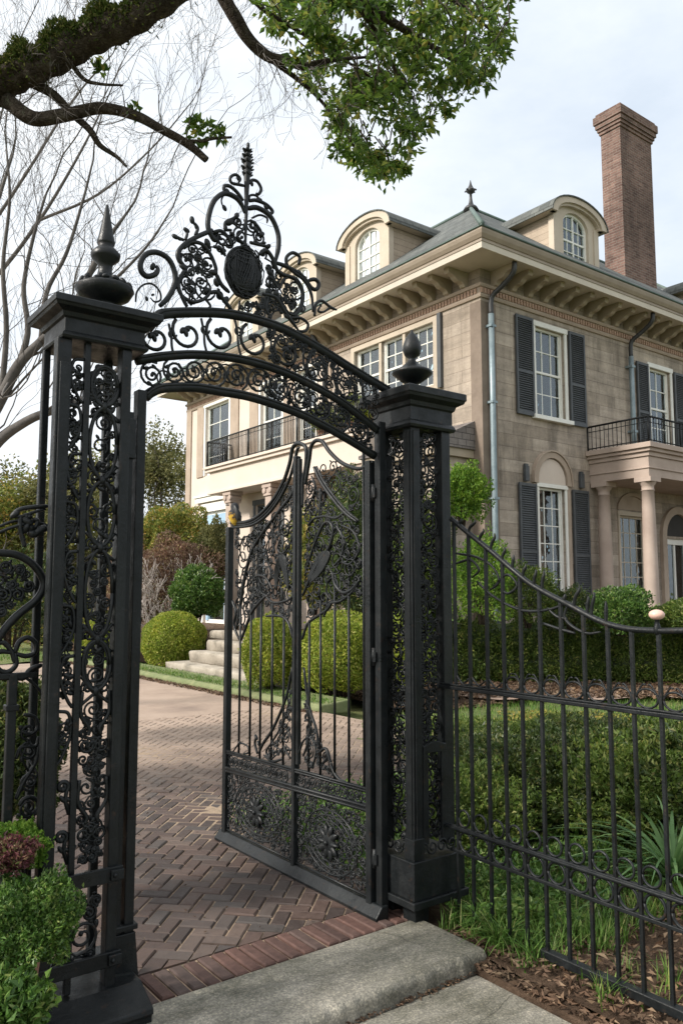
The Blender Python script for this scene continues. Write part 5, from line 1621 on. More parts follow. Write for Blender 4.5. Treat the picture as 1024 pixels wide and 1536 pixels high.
def dormer(kind, ac, front, hw=.93, zb=9.86, zs=11.12, rise=.40, wrows=4):
    fac = (kind, front)
    mb = MB(); arch_plate(mb, fac, ac, zb - .6, zs, hw - .05, rise - .03, -3.4, -.24, 16)
    for s in (-1, 1): fbox(mb, fac, ac + s * (hw - .07) - .02, ac + s * (hw - .07) + .02, zb - .6, zs, -.2395, -.0805)
    d_ = mb.build('dormer', M['clap'], house)
    mb = MB(); arch_ring(mb, fac, ac, zb, zs - .12, hw, .52, rise + .10, .36, -.08, .06, 16)
    fbox(mb, fac, ac - .52, ac + .52, zb, zb + .16, -.08, .055); fbox(mb, fac, ac - hw - .03, ac + hw + .03, zb - .14, zb - .001, -.1, .09)
    for s in (-1, 1): fbox(mb, fac, ac + s * (hw - .10) - .10, ac + s * (hw - .10) + .10, zb, zs + .02, .0605, .085)
    mb.build('dormer_trim', M['cornice'], d_)
    mb = MB(); arch_ring(mb, fac, ac, zs - .02, zs, hw + .20, hw - .02, rise + .16, rise + .02, -3.2, .22, 18, False)
    arch_ring(mb, fac, ac, zs - .02, zs, hw + .12, hw - .06, rise + .06, rise - .05, .0605, .16, 18, False)
    mb.build('dormer_eave', M['cornice'], d_)
    mb = MB(); arch_ring(mb, fac, ac, zs - .02, zs, hw + .23, hw + .203, rise + .20, rise + .163, -3.3, .25, 18, False); mb.build('dormer_roof', M['roof'], d_)
    mb = MB(); z0, z1 = zb + .16, zs - .12
    arch_ring(mb, fac, ac, z0, z1, .519, .455, .359, .30, -.1, -.02, 16)
    fbox(mb, fac, ac - .45, ac + .45, z0, z0 + .06, -.1, -.025); fbox(mb, fac, ac - .02, ac + .02, z0 + .06, z1 + .30, -.085, -.03)
    for s in (-1, 1): fbox(mb, fac, ac + s * .23 - .008, ac + s * .23 + .008, z0 + .06, z1 + .25, -.075, -.045)
    for j in range(1, wrows):
        z = z0 + (z1 + .1 - z0) * j / (wrows - .4); t_ = .022 if j == 2 else .01
        fbox(mb, fac, ac - .45, ac + .45, z - t_, z + t_, -.08, -.035)
    mb.build('dormer_window', M['white'], d_)
    mb = MB(); arch_plate(mb, fac, ac, z0 + .01, z1, .47, .31, -.07, -.065, 16); mb.build('pane', M['glass'], d_)
    mb = MB(); arch_plate(mb, fac, ac, z0, z1, .50, .34, -.019 - .14, -.019 - .13, 16); mb.build('blind', M['curtain'], d_)
    return d_


for a in (16.1, 19.35, 22.6): dormer('W', a, 13.05)
dormer('S', 16.75, 12.25); dormer('S', 24.5, 12.25)

# chimney
ch = MB(); cv, cu = 13.4, 20.55
Lc = at(904, 300, 1, cv)[0]; Rc = at(979, 300, 1, cv)[0]; Mc = at(933, 300, 1, cv)[0]
ztop = at(945, 165, 1, cv)[2]
dp_ = .68
ch.box(Mc, Rc, cv, cv + dp_, 9.6, ztop - .75)
chim = ch.build('chimney', M['chimney'], house)
mb = MB(); z = ztop - .75
for o, h in ((.04, .10), (.08, .10), (.12, .14), (.16, .24), (.10, .10)):
    mb.box(Mc - o, Rc + o, cv - o, cv + dp_ + o, z, z + h - .001); z += h
mb.build('chimney_cap', M['chimney'], chim)
mb = MB(); mb.box(Mc + .15, Rc - .15, cv + .15, cv + dp_ - .15, z, z + .12); mb.build('flue', M['dark'], chim)

# downspouts
for fac, a in ((SF, 12.86), (SF, 18.12)):
    mb = MB(); mb.tube([fp(fac, a, z, .13) for z in ((.2, 3, 5.5, 7.7) if a < 15 else (5.06, 5.8, 6.6, 7.7))], .065, 10); 
    for z in ((1.5, 3.6, 5.7, 7.4) if a < 15 else (5.7, 7.4)): fbox(mb, fac, a - .08, a + .08, z, z + .05, .0, .2)
    p = mb.build('downspout', M['pipe'], house)
    mb = MB(); mb.tube([fp(fac, a + x, z, d) for x, z, d in smooth([(0, 7.68, .13), (0, 7.95, .13), (.02, 8.12, .18), (.10, 8.3, .42), (.12, 8.5, .68), (.12, 8.72, .72)], 4)], .055, 10); mb.build('elbow', M['black_pipe'], p)
mb = MB(); mb.tube([fp(WF, SPL - .02, z, d) for z, d in ((.3, .12), (7.8, .12), (8.3, .3), (8.72, .6))], .06, 8); mb.build('downspout', M['black_pipe'], house)

# portico on the right facade
pu0, pu1, pv0 = 16.28, 21.4, 10.05
mb = MB()
mb.box(pu0 + .12, pu1 - .12, pv0 + .12, HV - .001, 4.25, 4.72); mb.box(pu0 + .08, pu1 - .08, pv0 + .08, HV - .001, 4.721, 4.82)
mb.box(pu0 + .02, pu1 - .02, pv0 + .02, HV - .001, 4.821, 4.9); mb.box(pu0 - .04, pu1 + .04, pv0 - .04, HV - .001, 4.901, 5.02); mb.box(pu0 + .09, pu1 - .09, pv0 + .09, HV - .001, 4.44, 4.475)
port = mb.build('portico', M['column'], house, bevel=.008)
for cu_, cv_ in ((16.58, 10.33), (21.1, 10.33), (16.58, 11.5), (21.1, 11.5)):
    mb = MB(); pr = [(.23, .6), (.23, .68), (.21, .7), (.2, .78), (.165, .82)] + [(.165 - .03 * t ** 2, .82 + 3.12 * t) for t in np.linspace(0, 1, 8)] + [(.16, 3.95), (.135, 3.97), (.14, 4.05), (.19, 4.12), (.2, 4.14)]
    mb.lathe((cu_, cv_, 0), pr, 24); mb.box(cu_ - .21, cu_ + .21, cv_ - .21, cv_ + .21, 4.14, 4.249); mb.build('column', M['column'], port)
mb = MB(); mb.box(pu0 - .1, pu1 + .1, pv0 - .1, HV - .001, -.1, .598); mb.build('porch_floor', M['step'], port, bevel=.01)
mb = MB()


def railing(mb, A, B, z0, z1, sp=.11, r=.009, post=1.4):
    A, B = np.array(A, float), np.array(B, float); L = np.linalg.norm(B - A)
    for z, rr in ((z0 + .06, .014), (z1, .024), (z1 - .13, .010)): mb.tube([np.append(A, z), np.append(B, z)], rr, 6)
    n = max(1, int(L / sp))
    for k in range(n + 1):
        p = A + (B - A) * k / n; mb.tube([np.append(p, z0), np.append(p, z1)], r if k % int(post / sp) else r * 2.2, 5)


railing(mb, (pu0 + .06, HV - .02), (pu0 + .06, pv0 + .06), 5.02, 5.62); railing(mb, (pu0 + .06, pv0 + .06), (pu1 - .06, pv0 + .06), 5.02, 5.62)
mb.build('balcony_railing', M['iron'], port)
# porch window and door
window(SF, *PW, cols=4, rows=6, casing=.08, curtain='none', meet=False, mat=M['cornice'])
mb = MB(); arch_ring(mb, SF, (PW[0] + PW[1]) / 2, 3.69, 3.7, .70, .6, .45, .36, 0, .05); arch_plate(mb, SF, (PW[0] + PW[1]) / 2, 3.7, 3.7, .59, .35, .002, .015); mb.build('arch_moulding', M['stone_trim'], house)
dc = (PD[0] + PD[1]) / 2
mb = MB(); arch_ring(mb, SF, dc, .62, 3.1, .82, .62, .82, .62, 0, .09); mb.build('door_arch', M['stone_trim'], house)
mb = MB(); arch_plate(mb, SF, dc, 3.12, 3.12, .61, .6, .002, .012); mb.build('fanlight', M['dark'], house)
mb = MB(); fbox(mb, SF, PD[0], PD[0] + .12, .62, 3.05, -.15, -.05); fbox(mb, SF, PD[1] - .12, PD[1], .62, 3.05, -.15, -.05); fbox(mb, SF, PD[0] + .12, PD[1] - .12, 2.9, 3.05, -.15, -.05); fbox(mb, SF, PD[0] + .12, PD[1] - .12, .62, 1.3, -.14, -.08)
fbox(mb, SF, dc - .03, dc + .03, 1.3, 2.9, -.14, -.08)
dr = mb.build('door', M['white'], house); mb = MB(); fbox(mb, SF, PD[0] + .1, PD[1] - .1, 1.3, 2.9, -.118, -.115); mb.build('pane', M['glass'], dr)
mb = MB(); fbox(mb, SF, PD[0] - .4, PD[1] + .4, .3, 3.4, -1.2, -1.19); mb.build('dark_backing', M['dark'], dr)  # dark-coloured sheet in place of the interior shade behind the door glass

# balcony and colonnade of the cream wing
bu = 11.75
mb = MB()
mb.box(bu - .10, HU - .001, 14.6, 22.8, 5.50, 5.58); mb.box(bu - .04, HU - .001, 14.65, 22.74, 5.40, 5.499); mb.box(bu + .05, HU - .001, 14.7, 22.6, 4.78, 5.399); mb.box(bu + .0, HU - .001, 14.7, 22.66, 4.70, 4.779)
bal = mb.build('wing_balcony', M['stucco'], house, bevel=.01)
mb = MB()  # curved end of the balcony
prof = [(22.66, 5.39), (23.3, 5.39)] + [(23.3 - .55 * sin(t), 4.85 + .54 * cos(t)) for t in np.linspace(.1, pi / 2, 8)] + [(22.66, 4.80)]
mb.prism(prof, lambda a, b, d: (d, a, b), HU - .35, HU - .001); mb.box(HU - .4, HU - .001, 22.801, 23.4, 5.40, 5.49); mb.build('balcony_console', M['stucco'], bal)
mb = MB()
for k in range(9): mb.tube([(HU - .36, 22.85 + .05 * k, 5.38 - .02 * k), (HU - .40, 22.9 + .03 * k, 5.1), (HU - .30, 23.05, 4.85)], .02, 5)
mb.build('console_ornament', M['stone_trim'], bal)
mb = MB(); railing(mb, (bu, 22.7), (bu, 14.7), 5.58, 6.40, .075, .012, 1.3); railing(mb, (bu, 22.7), (HU - .05, 22.7), 5.58, 6.40, .075, .012, 1.3); mb.build('balcony_railing', M['iron'], bal)
for a in (21.5, 19.2, 17.1, 15.0):
    mb = MB(); mb.box(bu + .12, bu + .42, a - .16, a + .16, .62, 4.35); mb.box(bu + .08, bu + .46, a - .2, a + .2, 4.35, 4.42); mb.box(bu + .05, bu + .5, a - .24, a + .24, 4.58, 4.699)
    for s in (-1, 1):
        mb.tube([(bu + .06, a + s * .15, 4.5), (bu + .47, a + s * .15, 4.5)], .09, 10)
    mb.box(bu + .1, bu + .44, a - .15, a + .15, 4.42, 4.58); mb.build('column', M['column'], bal, bevel=.01)
# shingled porch roof near the corner
mb = MB(); mb.prism([(HU - .002, 5.35), (HU - 1.25, 4.78), (HU - 1.25, 4.70), (HU - .002, 4.70)], lambda a, b, d: (a, d, b), 11.95, 14.5); pr_ = mb.build('porch_roof', M['roof2'], house)
mb = MB(); mb.box(HU - 1.2, HU - .002, 12.0, 14.45, 4.52, 4.699); mb.build('porch_eave', M['soffit'], pr_)
mb = MB(); mb.box(HU - 1.05, HU - .002, 12.1, 14.4, -.1, 4.519); mb.build('porch_bay', M['stone'], pr_)

# ================================================================== PLANTS
def dep(x, y, D):
    """point seen at (x,y) in the photo, D metres in front of the camera"""
    d = VF + (x - CX) / F * VR - (y - CY) / F * VU
    return np.array((0, 0, EYE)) + d * D


def gpt(x, D):
    p = dep(x, 890, D); return p[0], p[1]


# ---------- the big limb overhead and its evergreen canopy
tb = dep(-440, 900, 6.0); oak = thing('oak_tree', 'large mossy limbed evergreen tree hanging its branch and leaves over the gate', 'tree', (tb[0], tb[1], 0))
mb = MB()
tr = smooth([(tb[0], tb[1], -.1), tuple(dep(-425, 1000, 6.0)), tuple(dep(-420, 700, 6.0)), tuple(dep(-400, 500, 5.9)), tuple(dep(-380, 330, 5.8)), tuple(dep(-330, 60, 5.9)), tuple(dep(-250, -400, 6.3))], 6)
mb.rough_tube(tr, np.linspace(.42, .2, len(tr)), 26, .06, 4, 160); mb.build('trunk', M['bark'], oak)
limb = smooth([tuple(dep(*q)) for q in ((-390, 420, 5.85), (-260, 285, 5.6), (-120, 195, 5.5), (0, 122, 5.4), (60, 98, 5.35), (130, 58, 5.3), (200, 28, 5.25), (280, -28, 5.2), (420, -120, 5.1), (640, -230, 5.4), (760, -260, 6.2))], 8)
mb = MB(); rr = np.interp(np.linspace(0, 1, len(limb)), [0, .25, .5, .7, 1], [.18, .115, .10, .09, .04]) * (1 + .07 * np.sin(np.arange(len(limb)) * 1.7)); mb.rough_tube(limb, rr, 26, .09, 3, 260)
mb.build('limb', M['bark'], oak)
mb = MB(); rgo = random.Random(8)
for pts, r0, r1 in [([(10, 150, 5.4), (50, 178, 5.4), (100, 172, 5.45), (150, 162, 5.5), (200, 172, 5.5), (245, 195, 5.5), (285, 218, 5.5), (310, 240, 5.5)], .052, .022),
                    ([(40, 120, 5.4), (80, 142, 5.45), (110, 172, 5.5), (135, 195, 5.5), (150, 218, 5.55), (175, 235, 5.6), (190, 250, 5.6)], .035, .009), ([(100, 85, 5.35), (125, 118, 5.4), (150, 126, 5.4), (185, 128, 5.45)], .018, .006),
                    ([(280, 212, 5.5), (300, 212, 5.5), (320, 208, 5.5), (348, 206, 5.5)], .014, .008),
                    ([(310, -60, 5.6), (335, -5, 5.7), (355, 30, 5.75), (372, 58, 5.8), (400, 84, 5.85), (430, 92, 5.9), (455, 100, 5.95)], .055, .032), ([(400, 84, 5.85), (450, 122, 6.1), (480, 150, 6.3), (510, 190, 6.5), (545, 240, 6.6)], .02, .006),
                    ([(370, -10, 5.9), (400, 18, 6.0), (440, 42, 6.2), (500, 80, 6.5), (560, 120, 6.7), (610, 175, 6.9)], .022, .006), ([(440, -60, 5.6), (520, -10, 6.0), (600, 40, 6.4), (680, 90, 6.8), (720, 110, 7)], .05, .01),
                    ([(500, -40, 5.6), (560, 40, 6.2), (590, 100, 6.5), (620, 150, 6.7)], .03, .007), ([(560, -60, 5.7), (680, 0, 6.4), (740, 50, 6.9)], .03, .008), ([(455, 100, 5.95), (500, 90, 6.2), (560, 85, 6.5)], .028, .008)]:
    P = smooth([tuple(dep(*q)) for q in pts], 5); mb.rough_tube(P, np.linspace(r0, r1, len(P)), 12, .10, len(pts), 70)
mb.build('branch', M['bark'], oak)
# canopy clumps
ins = inside_poly([(395, -30), (790, -30), (752, 10), (768, 72), (742, 108), (706, 140), (670, 178), (640, 200), (622, 232), (598, 268), (566, 268), (540, 252), (512, 262), (508, 225), (498, 190), (480, 150), (452, 118), (440, 70), (405, 40)])
PP, NN = [], []
tw = MB()
rgo = random.Random(21)
gaps = [(520, 35, 22), (600, 30, 18), (560, 195, 24), (640, 150, 16), (500, 120, 18), (450, 60, 16), (690, 60, 14), (590, 225, 14), (540, 90, 14), (655, 105, 14)]
k = 0
while k < 300:
    x, y = rgo.uniform(385, 785), rgo.uniform(-40, 270)
    if not ins(x, y) or any(math.hypot(x - a, y - b) < r for a, b, r in gaps): continue
    D = rgo.uniform(5.6, 7.6); c = dep(x, y, D); k += 1
    R = rgo.uniform(.06, .15); n = int(rgo.uniform(14, 44))
    dd_ = dirs(n); q = c + dd_ * (R * RNG.random(n) ** .45)[:, None] * np.array((1.15, 1.15, .7))
    PP.append(q); NN.append(dd_ * .8 + dirs(n) * .6 + np.array((0, 0, -.35)))
    t0 = c + np.array((rgo.gauss(0, .1), rgo.gauss(0, .1), .22)); tw.tube([t0, (t0 + c) / 2 + np.array((.03, -.02, 0)), c], [.006, .005, .003], 4)
    for _ in range(3):
        i = rgo.randrange(n); tw.tube([c, q[i]], .0025, 3)
# stray sprays on the lower limb
for (x, y, s) in [(300, 195, .12), (310, 190, .1), (290, 185, .08), (200, 165, .06), (330, 200, .07), (150, 100, .06)]:
    c = dep(x, y, 5.5); n = 26; dd_ = dirs(n); PP.append(c + dd_ * s * RNG.random((n, 1)) ** .5); NN.append(dd_ + dirs(n))
P, N = np.vstack(PP), np.vstack(NN)
V, T = leaf_mesh(P, N, .07, .46); raw_mesh('crown', V, T, M['leaf_oak'], oak)
tw.build('twigs', M['bark'], oak)
# resurrection-fern moss on the limb
PP, NN = [], []
for k in range(22000):
    i = RNG.integers(8, len(limb) - 20); a = RNG.normal(.25, .8)
    d = limb[i + 1] - limb[i]; d /= np.linalg.norm(d); s_ = np.cross(d, (0, 0, 1)); s_ /= np.linalg.norm(s_); u_ = np.cross(s_, d)
    o = u_ * cos(a) + s_ * sin(a); q = limb[i] + d * RNG.uniform(-.03, .03) + o * (rr[i] + RNG.uniform(-.01, .05) * (1 + sin(i * .9)))
    PP.append(q); NN.append(o + RNG.normal(size=3) * .6)
V, T = leaf_mesh(np.array(PP), np.array(NN), .036, .22); raw_mesh('moss', V, T, M['leaf_moss'], oak)
mb = MB()  # fine twig sprays
for k in range(34):
    x = rgo.uniform(-10, 310); yb = float(np.interp(x, [0, 60, 130, 200, 300], [150, 176, 165, 172, 225])) if k % 2 else float(np.interp(x, [0, 130, 280], [110, 50, -30]))
    p = dep(x, yb, 5.45); branch_tree(mb, p, (rgo.gauss(0, .5), rgo.gauss(0, .5), rgo.choice((.8, .6, -.5))), rgo.uniform(.14, .3), .005, 3, rgo, .6, .8, .0014, .03, (2, 3), 4)
for k in range(16):
    x = rgo.uniform(345, 470); p = dep(x, float(np.interp(x, [335, 372, 400, 455], [-5, 58, 84, 100])), 5.85)
    branch_tree(mb, p, (rgo.gauss(0, .5), rgo.gauss(0, .5), -.6), rgo.uniform(.15, .28), .004, 3, rgo, .5, .8, .0014, -.06, (2, 2), 4)
mb.build('twiglets', M['bark_grey'], oak)

# ---------- bare winter trees
def bare(name, label, base, stems, rg, mat, depth=4, L=1.3, rmin=.006):
    t = thing(name, label, 'tree', (base[0], base[1], 0))
    mb = MB(); tips = []
    for pts, r0, r1 in stems:
        P = smooth([tuple(q) for q in pts], 5); mb.tube(P, np.linspace(r0, r1, len(P)), 8)
        tips.append((P[-1], P[-1] - P[-3], r1))
        for i in range(len(P) // 4, len(P) - 1, 3):
            d = P[i + 1] - P[i]; d /= np.linalg.norm(d); d = d + np.array([rg.gauss(0, .6) for _ in range(3)]) + (0, 0, .3); tips.append((P[i], d, r1 * .5))
    mb.build('trunk', mat, t)
    mb = MB()
    for p, d, r in tips: branch_tree(mb, p, d, L * rg.uniform(.7, 1.1), min(r, .02), depth, rg, .6, .72, rmin, .10, (2, 3), 4)
    mb.build('crown', mat, t)
    return t


rgb = random.Random(31)
D = 11.0
b = gpt(-110, D)
d_ = lambda x, y, dd=0: dep(x, y, D + dd)
bare('bare_tree', 'grey leafless tree with spreading limbs left of the gate pier', b,
     [([(b[0], b[1], -.1), d_(-90, 800), d_(-58, 700), d_(-6, 612), d_(28, 548), d_(62, 512)], .125, .06), ([d_(62, 512), d_(105, 470), d_(140, 400), d_(165, 355), d_(190, 320)], .065, .018), ([d_(20, 570), d_(42, 500), d_(36, 430), d_(52, 350), d_(70, 290)], .05, .014),
      ([d_(-60, 760), d_(-10, 672), d_(40, 632), d_(90, 612), d_(140, 590, .3), (d_(190, 540, .6))], .085, .028), ([d_(62, 512), d_(70, 440), d_(100, 380), d_(125, 300), d_(140, 240)], .04, .012), ([d_(0, 612), d_(10, 500), d_(5, 400), d_(15, 300), d_(10, 220)], .045, .012), ([d_(105, 470), d_(160, 430), d_(220, 370), d_(260, 310)], .032, .01)], rgb, M['bark_winter'], 4, 1.05, .0022)
D = 16.0; b = gpt(-140, D)
bare('bare_tree', 'thin twiggy leafless tree behind the spreading grey one', b, [([(b[0], b[1], -.1), d_(-120, 700), d_(-80, 480), d_(-20, 350), d_(20, 230)], .12, .025), ([d_(-80, 480), d_(-10, 420), d_(60, 330), d_(120, 230), d_(160, 150)], .055, .015), ([d_(-20, 350), d_(40, 260), d_(110, 150), d_(170, 80)], .04, .012), ([d_(-60, 420), d_(-40, 300), d_(0, 180), d_(30, 60)], .04, .012), ([d_(60, 330), d_(150, 290), d_(230, 220), d_(290, 150)], .032, .01)], rgb, M['bark_winter'], 4, 1.35, .003)


def leafy_tree(name, label, x, D, ztop, W, n, leaf, mat, seed, group=None, sparse=True):
    b = gpt(x, D); rg = random.Random(seed); t = thing(name, label, 'tree', (b[0], b[1], 0), group)
    mb = MB(); tips = []
    h = ztop * .3
    branch_tree(mb, (b[0], b[1], -.1), (rg.gauss(0, .08), rg.gauss(0, .08), 1), h, .05 * ztop ** .7 * .8, 5, rg, .6, .78, .012, .10, (2, 3), 4, tips)
    mb.build('trunk', M['bark_grey'], t)
    C = np.array([p for p, _ in tips]); C = C[C[:, 2] > ztop * .25]
    s = ztop / max(C[:, 2].max(), 1e-3)
    per = max(6, n // len(C)); PP, NN = [], []
    for c in C:
        dd_ = dirs(per); PP.append(c + dd_ * RNG.random((per, 1)) ** .5 * W * .16); NN.append(dd_ + dirs(per) * .8 + (0, 0, -.2))
    P, N = np.vstack(PP), np.vstack(NN); V, T = leaf_mesh(P, N, leaf, .5); raw_mesh('crown', V, T, mat, t)
    return t


TL = ['pale olive tree with thin foliage far left of the pier', 'sparse olive tree seen just left of the gate pier', 'thin tree in the gap between the pier lattice bars', 'olive leaved tree right beside the far end of the cream wing', 'tall loose tree between the pier and the cream wing', 'bushy background tree at the photo left edge']
for i, (x, D, zt_, W, n, m_) in enumerate([(20, 36, 7.4, 5, 9000, 'leaf_olive'), (80, 30, 6.2, 4, 8000, 'leaf_olive'), (150, 38, 8.5, 5, 9000, 'leaf_mixed'), (262, 40, 10.5, 6, 14000, 'leaf_olive'), (222, 34, 9.5, 5, 11000, 'leaf_olive'), (-40, 28, 6.5, 5, 9000, 'leaf_mixed')]):
    leafy_tree('background_tree', TL[i], x, D, zt_, W, n, .17, M[m_], 40 + i, 'trees beyond the drive')

# far tree belt that closes the horizon
PP, NN = [], []
for k in range(420):
    x = RNG.uniform(-500, 420); D = RNG.uniform(55, 75); c = dep(x, 890, D); n = 60; R = RNG.uniform(1.5, 3.2); zc = RNG.uniform(.5, 5.5)
    dd_ = dirs(n); PP.append(np.array((c[0], c[1], zc)) + dd_ * R * RNG.random((n, 1)) ** .4); NN.append(dd_ + dirs(n))
V, T = leaf_mesh(np.vstack(PP), np.vstack(NN), .55, .55); struct(raw_mesh('far_woods', V, T, M['leaf_olive']), 'stuff')


def B(label, x, y, D, rx, ry, n, leaf, mat, name='shrub', cat='shrub', depth=None, **kw):
    """bush whose outline is centred on photo (x,y), rx/ry in photo px, at distance D; stands on the ground"""
    c = dep(x, y, D); s = D / F
    R = (rx * s, (depth or rx) * s, ry * s)
    return bush(name, label, cat, c, R, n, leaf, M[mat], **kw)


# behind the opening
B('rounded clipped yellow-green ball bush left of the stone steps', 262, 962, 17.4, 47, 44, 15000, .055, 'leaf_yellow', 'ball_bush', seed=1, shoots=.7, amp=.04, freq=2.5, shell=.16, sq=.9)
B('smaller yellow-green ball bush seen through the left pier lattice', 150, 962, 19.4, 30, 36, 6000, .06, 'leaf_yellow', 'ball_bush', seed=2, shoots=.3, amp=.05, shell=.2)
B('dark green rounded shrub above the stone steps', 297, 892, 18.6, 40, 42, 9000, .075, 'leaf_box', seed=3, amp=.12)
B('tall yellow-green and gold shrub beside the cream wing', 262, 815, 21.5, 62, 52, 16000, .085, 'leaf_mixed', seed=4, amp=.16, core=False)
B('purple-brown leafless looking shrub below the gold one', 268, 862, 20.2, 62, 56, 15000, .07, 'leaf_autumn', seed=5, amp=.16, core=False, shell=.7, stem_mat=M['twig_pale'])
B('reddish brown shrub beside the driveway left of the ball bush', 205, 880, 20.8, 45, 75, 9000, .07, 'leaf_autumn', seed=6, amp=.2, core=False, shell=.7)
B('green shrub growing against the wing doorway', 322, 830, 20.6, 22, 48, 5000, .065, 'leaf_olive', seed=61, amp=.2, core=False)
B('broad green shrub by the far lawn left of the pier', 70, 925, 25, 60, 50, 9000, .09, 'leaf_mixed', seed=7, amp=.18)
B('bright yellow-green low shrub seen through the pier', 100, 948, 21, 26, 20, 4000, .06, 'leaf_yellow', seed=71, amp=.12)
B('dark twiggy shrub behind the heart curve of the left fence', 20, 905, 8.5, 80, 62, 6000, .05, 'leaf_dark', seed=8, amp=.22, core=False)
mb = MB(); t = thing('twig_bush', 'pale bare twiggy bush in front of the purple-brown shrub', 'shrub', (*gpt(262, 19.0), 0)); rgt = random.Random(3)
for k in range(12):
    p = np.array((*gpt(262 + rgt.uniform(-25, 25), 19.0), .1)); branch_tree(mb, p, (rgt.gauss(0, .35), rgt.gauss(0, .35), 1), .85, .022, 4, rgt, .5, .75, .006, .1)
mb.build('twigs', M['twig_pale'], t)
B('clipped yellow-green mound behind the outer half of the gate leaf', 405, 982, 12.6, 44, 60, 9000, .05, 'leaf_yellow', 'clipped_bush', seed=9, amp=.07, shell=.25)
B('clipped yellow-green mound behind the hinge half of the gate leaf', 505, 984, 12.2, 66, 64, 14000, .05, 'leaf_yellow', 'clipped_bush', seed=10, amp=.07, shell=.25)
B('clipped yellow-green bush seen through the right pier', 600, 985, 11.6, 42, 62, 8000, .05, 'leaf_yellow', 'clipped_bush', seed=11, amp=.08, shell=.25)
B('tall dark shrub behind the gate leaf near the porch roof', 540, 830, 14.6, 62, 125, 16000, .06, 'leaf_dark', seed=12, amp=.18)
B('tall green shrub behind the right pier', 630, 850, 14.0, 48, 115, 12000, .06, 'leaf_hedge', seed=13, amp=.18)
B('mixed shrub with gold leaves behind the gate leaf peak', 470, 840, 16.2, 45, 80, 9000, .06, 'leaf_mixed', seed=14, amp=.2)
# right side
B('bright green treelike shrub against the downspout corner of the mansion', 692, 745, 13.6, 34, 44, 6000, .06, 'leaf_bright', seed=15, amp=.26, core=False, freq=3.2, shoots=1.6)
B('yellow-green loose shrub just behind the swoop of the picket fence', 722, 872, 12.8, 44, 62, 8000, .05, 'leaf_bright', seed=16, amp=.22, core=False)
B('leafy shrub under the ground floor window of the mansion', 790, 895, 13.6, 42, 45, 6500, .05, 'leaf_hedge', seed=17, amp=.24, core=False)
B('rounded green shrub in front of the porch column', 930, 918, 13.4, 48, 34, 7000, .055, 'leaf_box', seed=18, amp=.24, freq=3.2, core=False)
B('small twiggy shrub between window and porch', 855, 915, 13.8, 36, 34, 4000, .05, 'leaf_dark', seed=19, amp=.24, core=False)
B('low green shrub at the photo right edge below the porch door', 1035, 925, 13.2, 50, 30, 6000, .05, 'leaf_hedge', seed=20, amp=.15)

# long clipped hedge across the front garden
hl = thing('clipped_hedge', 'long low clipped hedge running across the front garden behind the picket fence', 'hedge', (*gpt(860, 13.0), 0))
PP, NN = [], []
n = 60000
tx = RNG.random(n); px = 640 + 560 * tx
D0 = 14.2 + .4 * np.sin(tx * 5)
sec = RNG.random(n) * pi * 1.1 - .05 * pi
rad = (1 - .4 * RNG.random(n) ** 2) * (1 + .08 * np.sin(tx * 60 + np.sin(sec * 3) * 2) + .07 * np.sin(tx * 141 + 1 + np.sin(sec * 5) * 2))
dd2 = D0 - np.sign(np.cos(sec)) * np.abs(np.cos(sec)) ** .6 * .62 * rad
hz = (np.abs(np.sin(sec)) ** .6) * (1.14 + .06 * np.sin(tx * 23) + .05 * np.sin(tx * 77 + 2) + .04 * np.sin(tx * 190)) * rad + np.where(RNG.random(n) < .04, RNG.uniform(0, .16, n), 0)
base = np.array([dep(a, 890, d) for a, d in zip(px, dd2)]); base[:, 2] = hz
nn = np.stack((-np.cos(sec) * VF[0], -np.cos(sec) * VF[1], np.sin(sec)), 1) * .8 + dirs(n)
V, T = leaf_mesh(base, nn, .055, .5); raw_mesh('foliage', V, T, M['leaf_hedge'], hl)
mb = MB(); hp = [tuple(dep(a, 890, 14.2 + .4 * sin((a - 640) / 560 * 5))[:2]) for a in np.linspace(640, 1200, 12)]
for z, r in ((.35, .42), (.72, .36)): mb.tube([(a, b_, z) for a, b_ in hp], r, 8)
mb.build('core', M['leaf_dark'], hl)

# mulch path in front of the hedge
mb = MB(); xs_ = np.linspace(640, 1250, 30); vs = []
for k, a in enumerate(xs_):
    for D_ in (12.0 + .25 * sin(k * .9), 14.0): q = dep(a, 890, D_); vs.append((q[0], q[1], .065))
mb.add(vs, [(2 * k, 2 * k + 2, 2 * k + 3, 2 * k + 1) for k in range(len(xs_) - 1)])
struct(mb.build('mulch_path', M['mulch']))
n = 5000; xa, Da = RNG.uniform(640, 1250, n), RNG.uniform(11.9, 13.9, n); P = np.array([dep(a, 890, b_) for a, b_ in zip(xa, Da)]); P[:, 2] = .065 + RNG.random(n) * .04
V, T = leaf_mesh(P, dirs(n) * (1, 1, .3), .075, .5); struct(raw_mesh('leaf_litter', V, T, M['litter']), 'stuff')

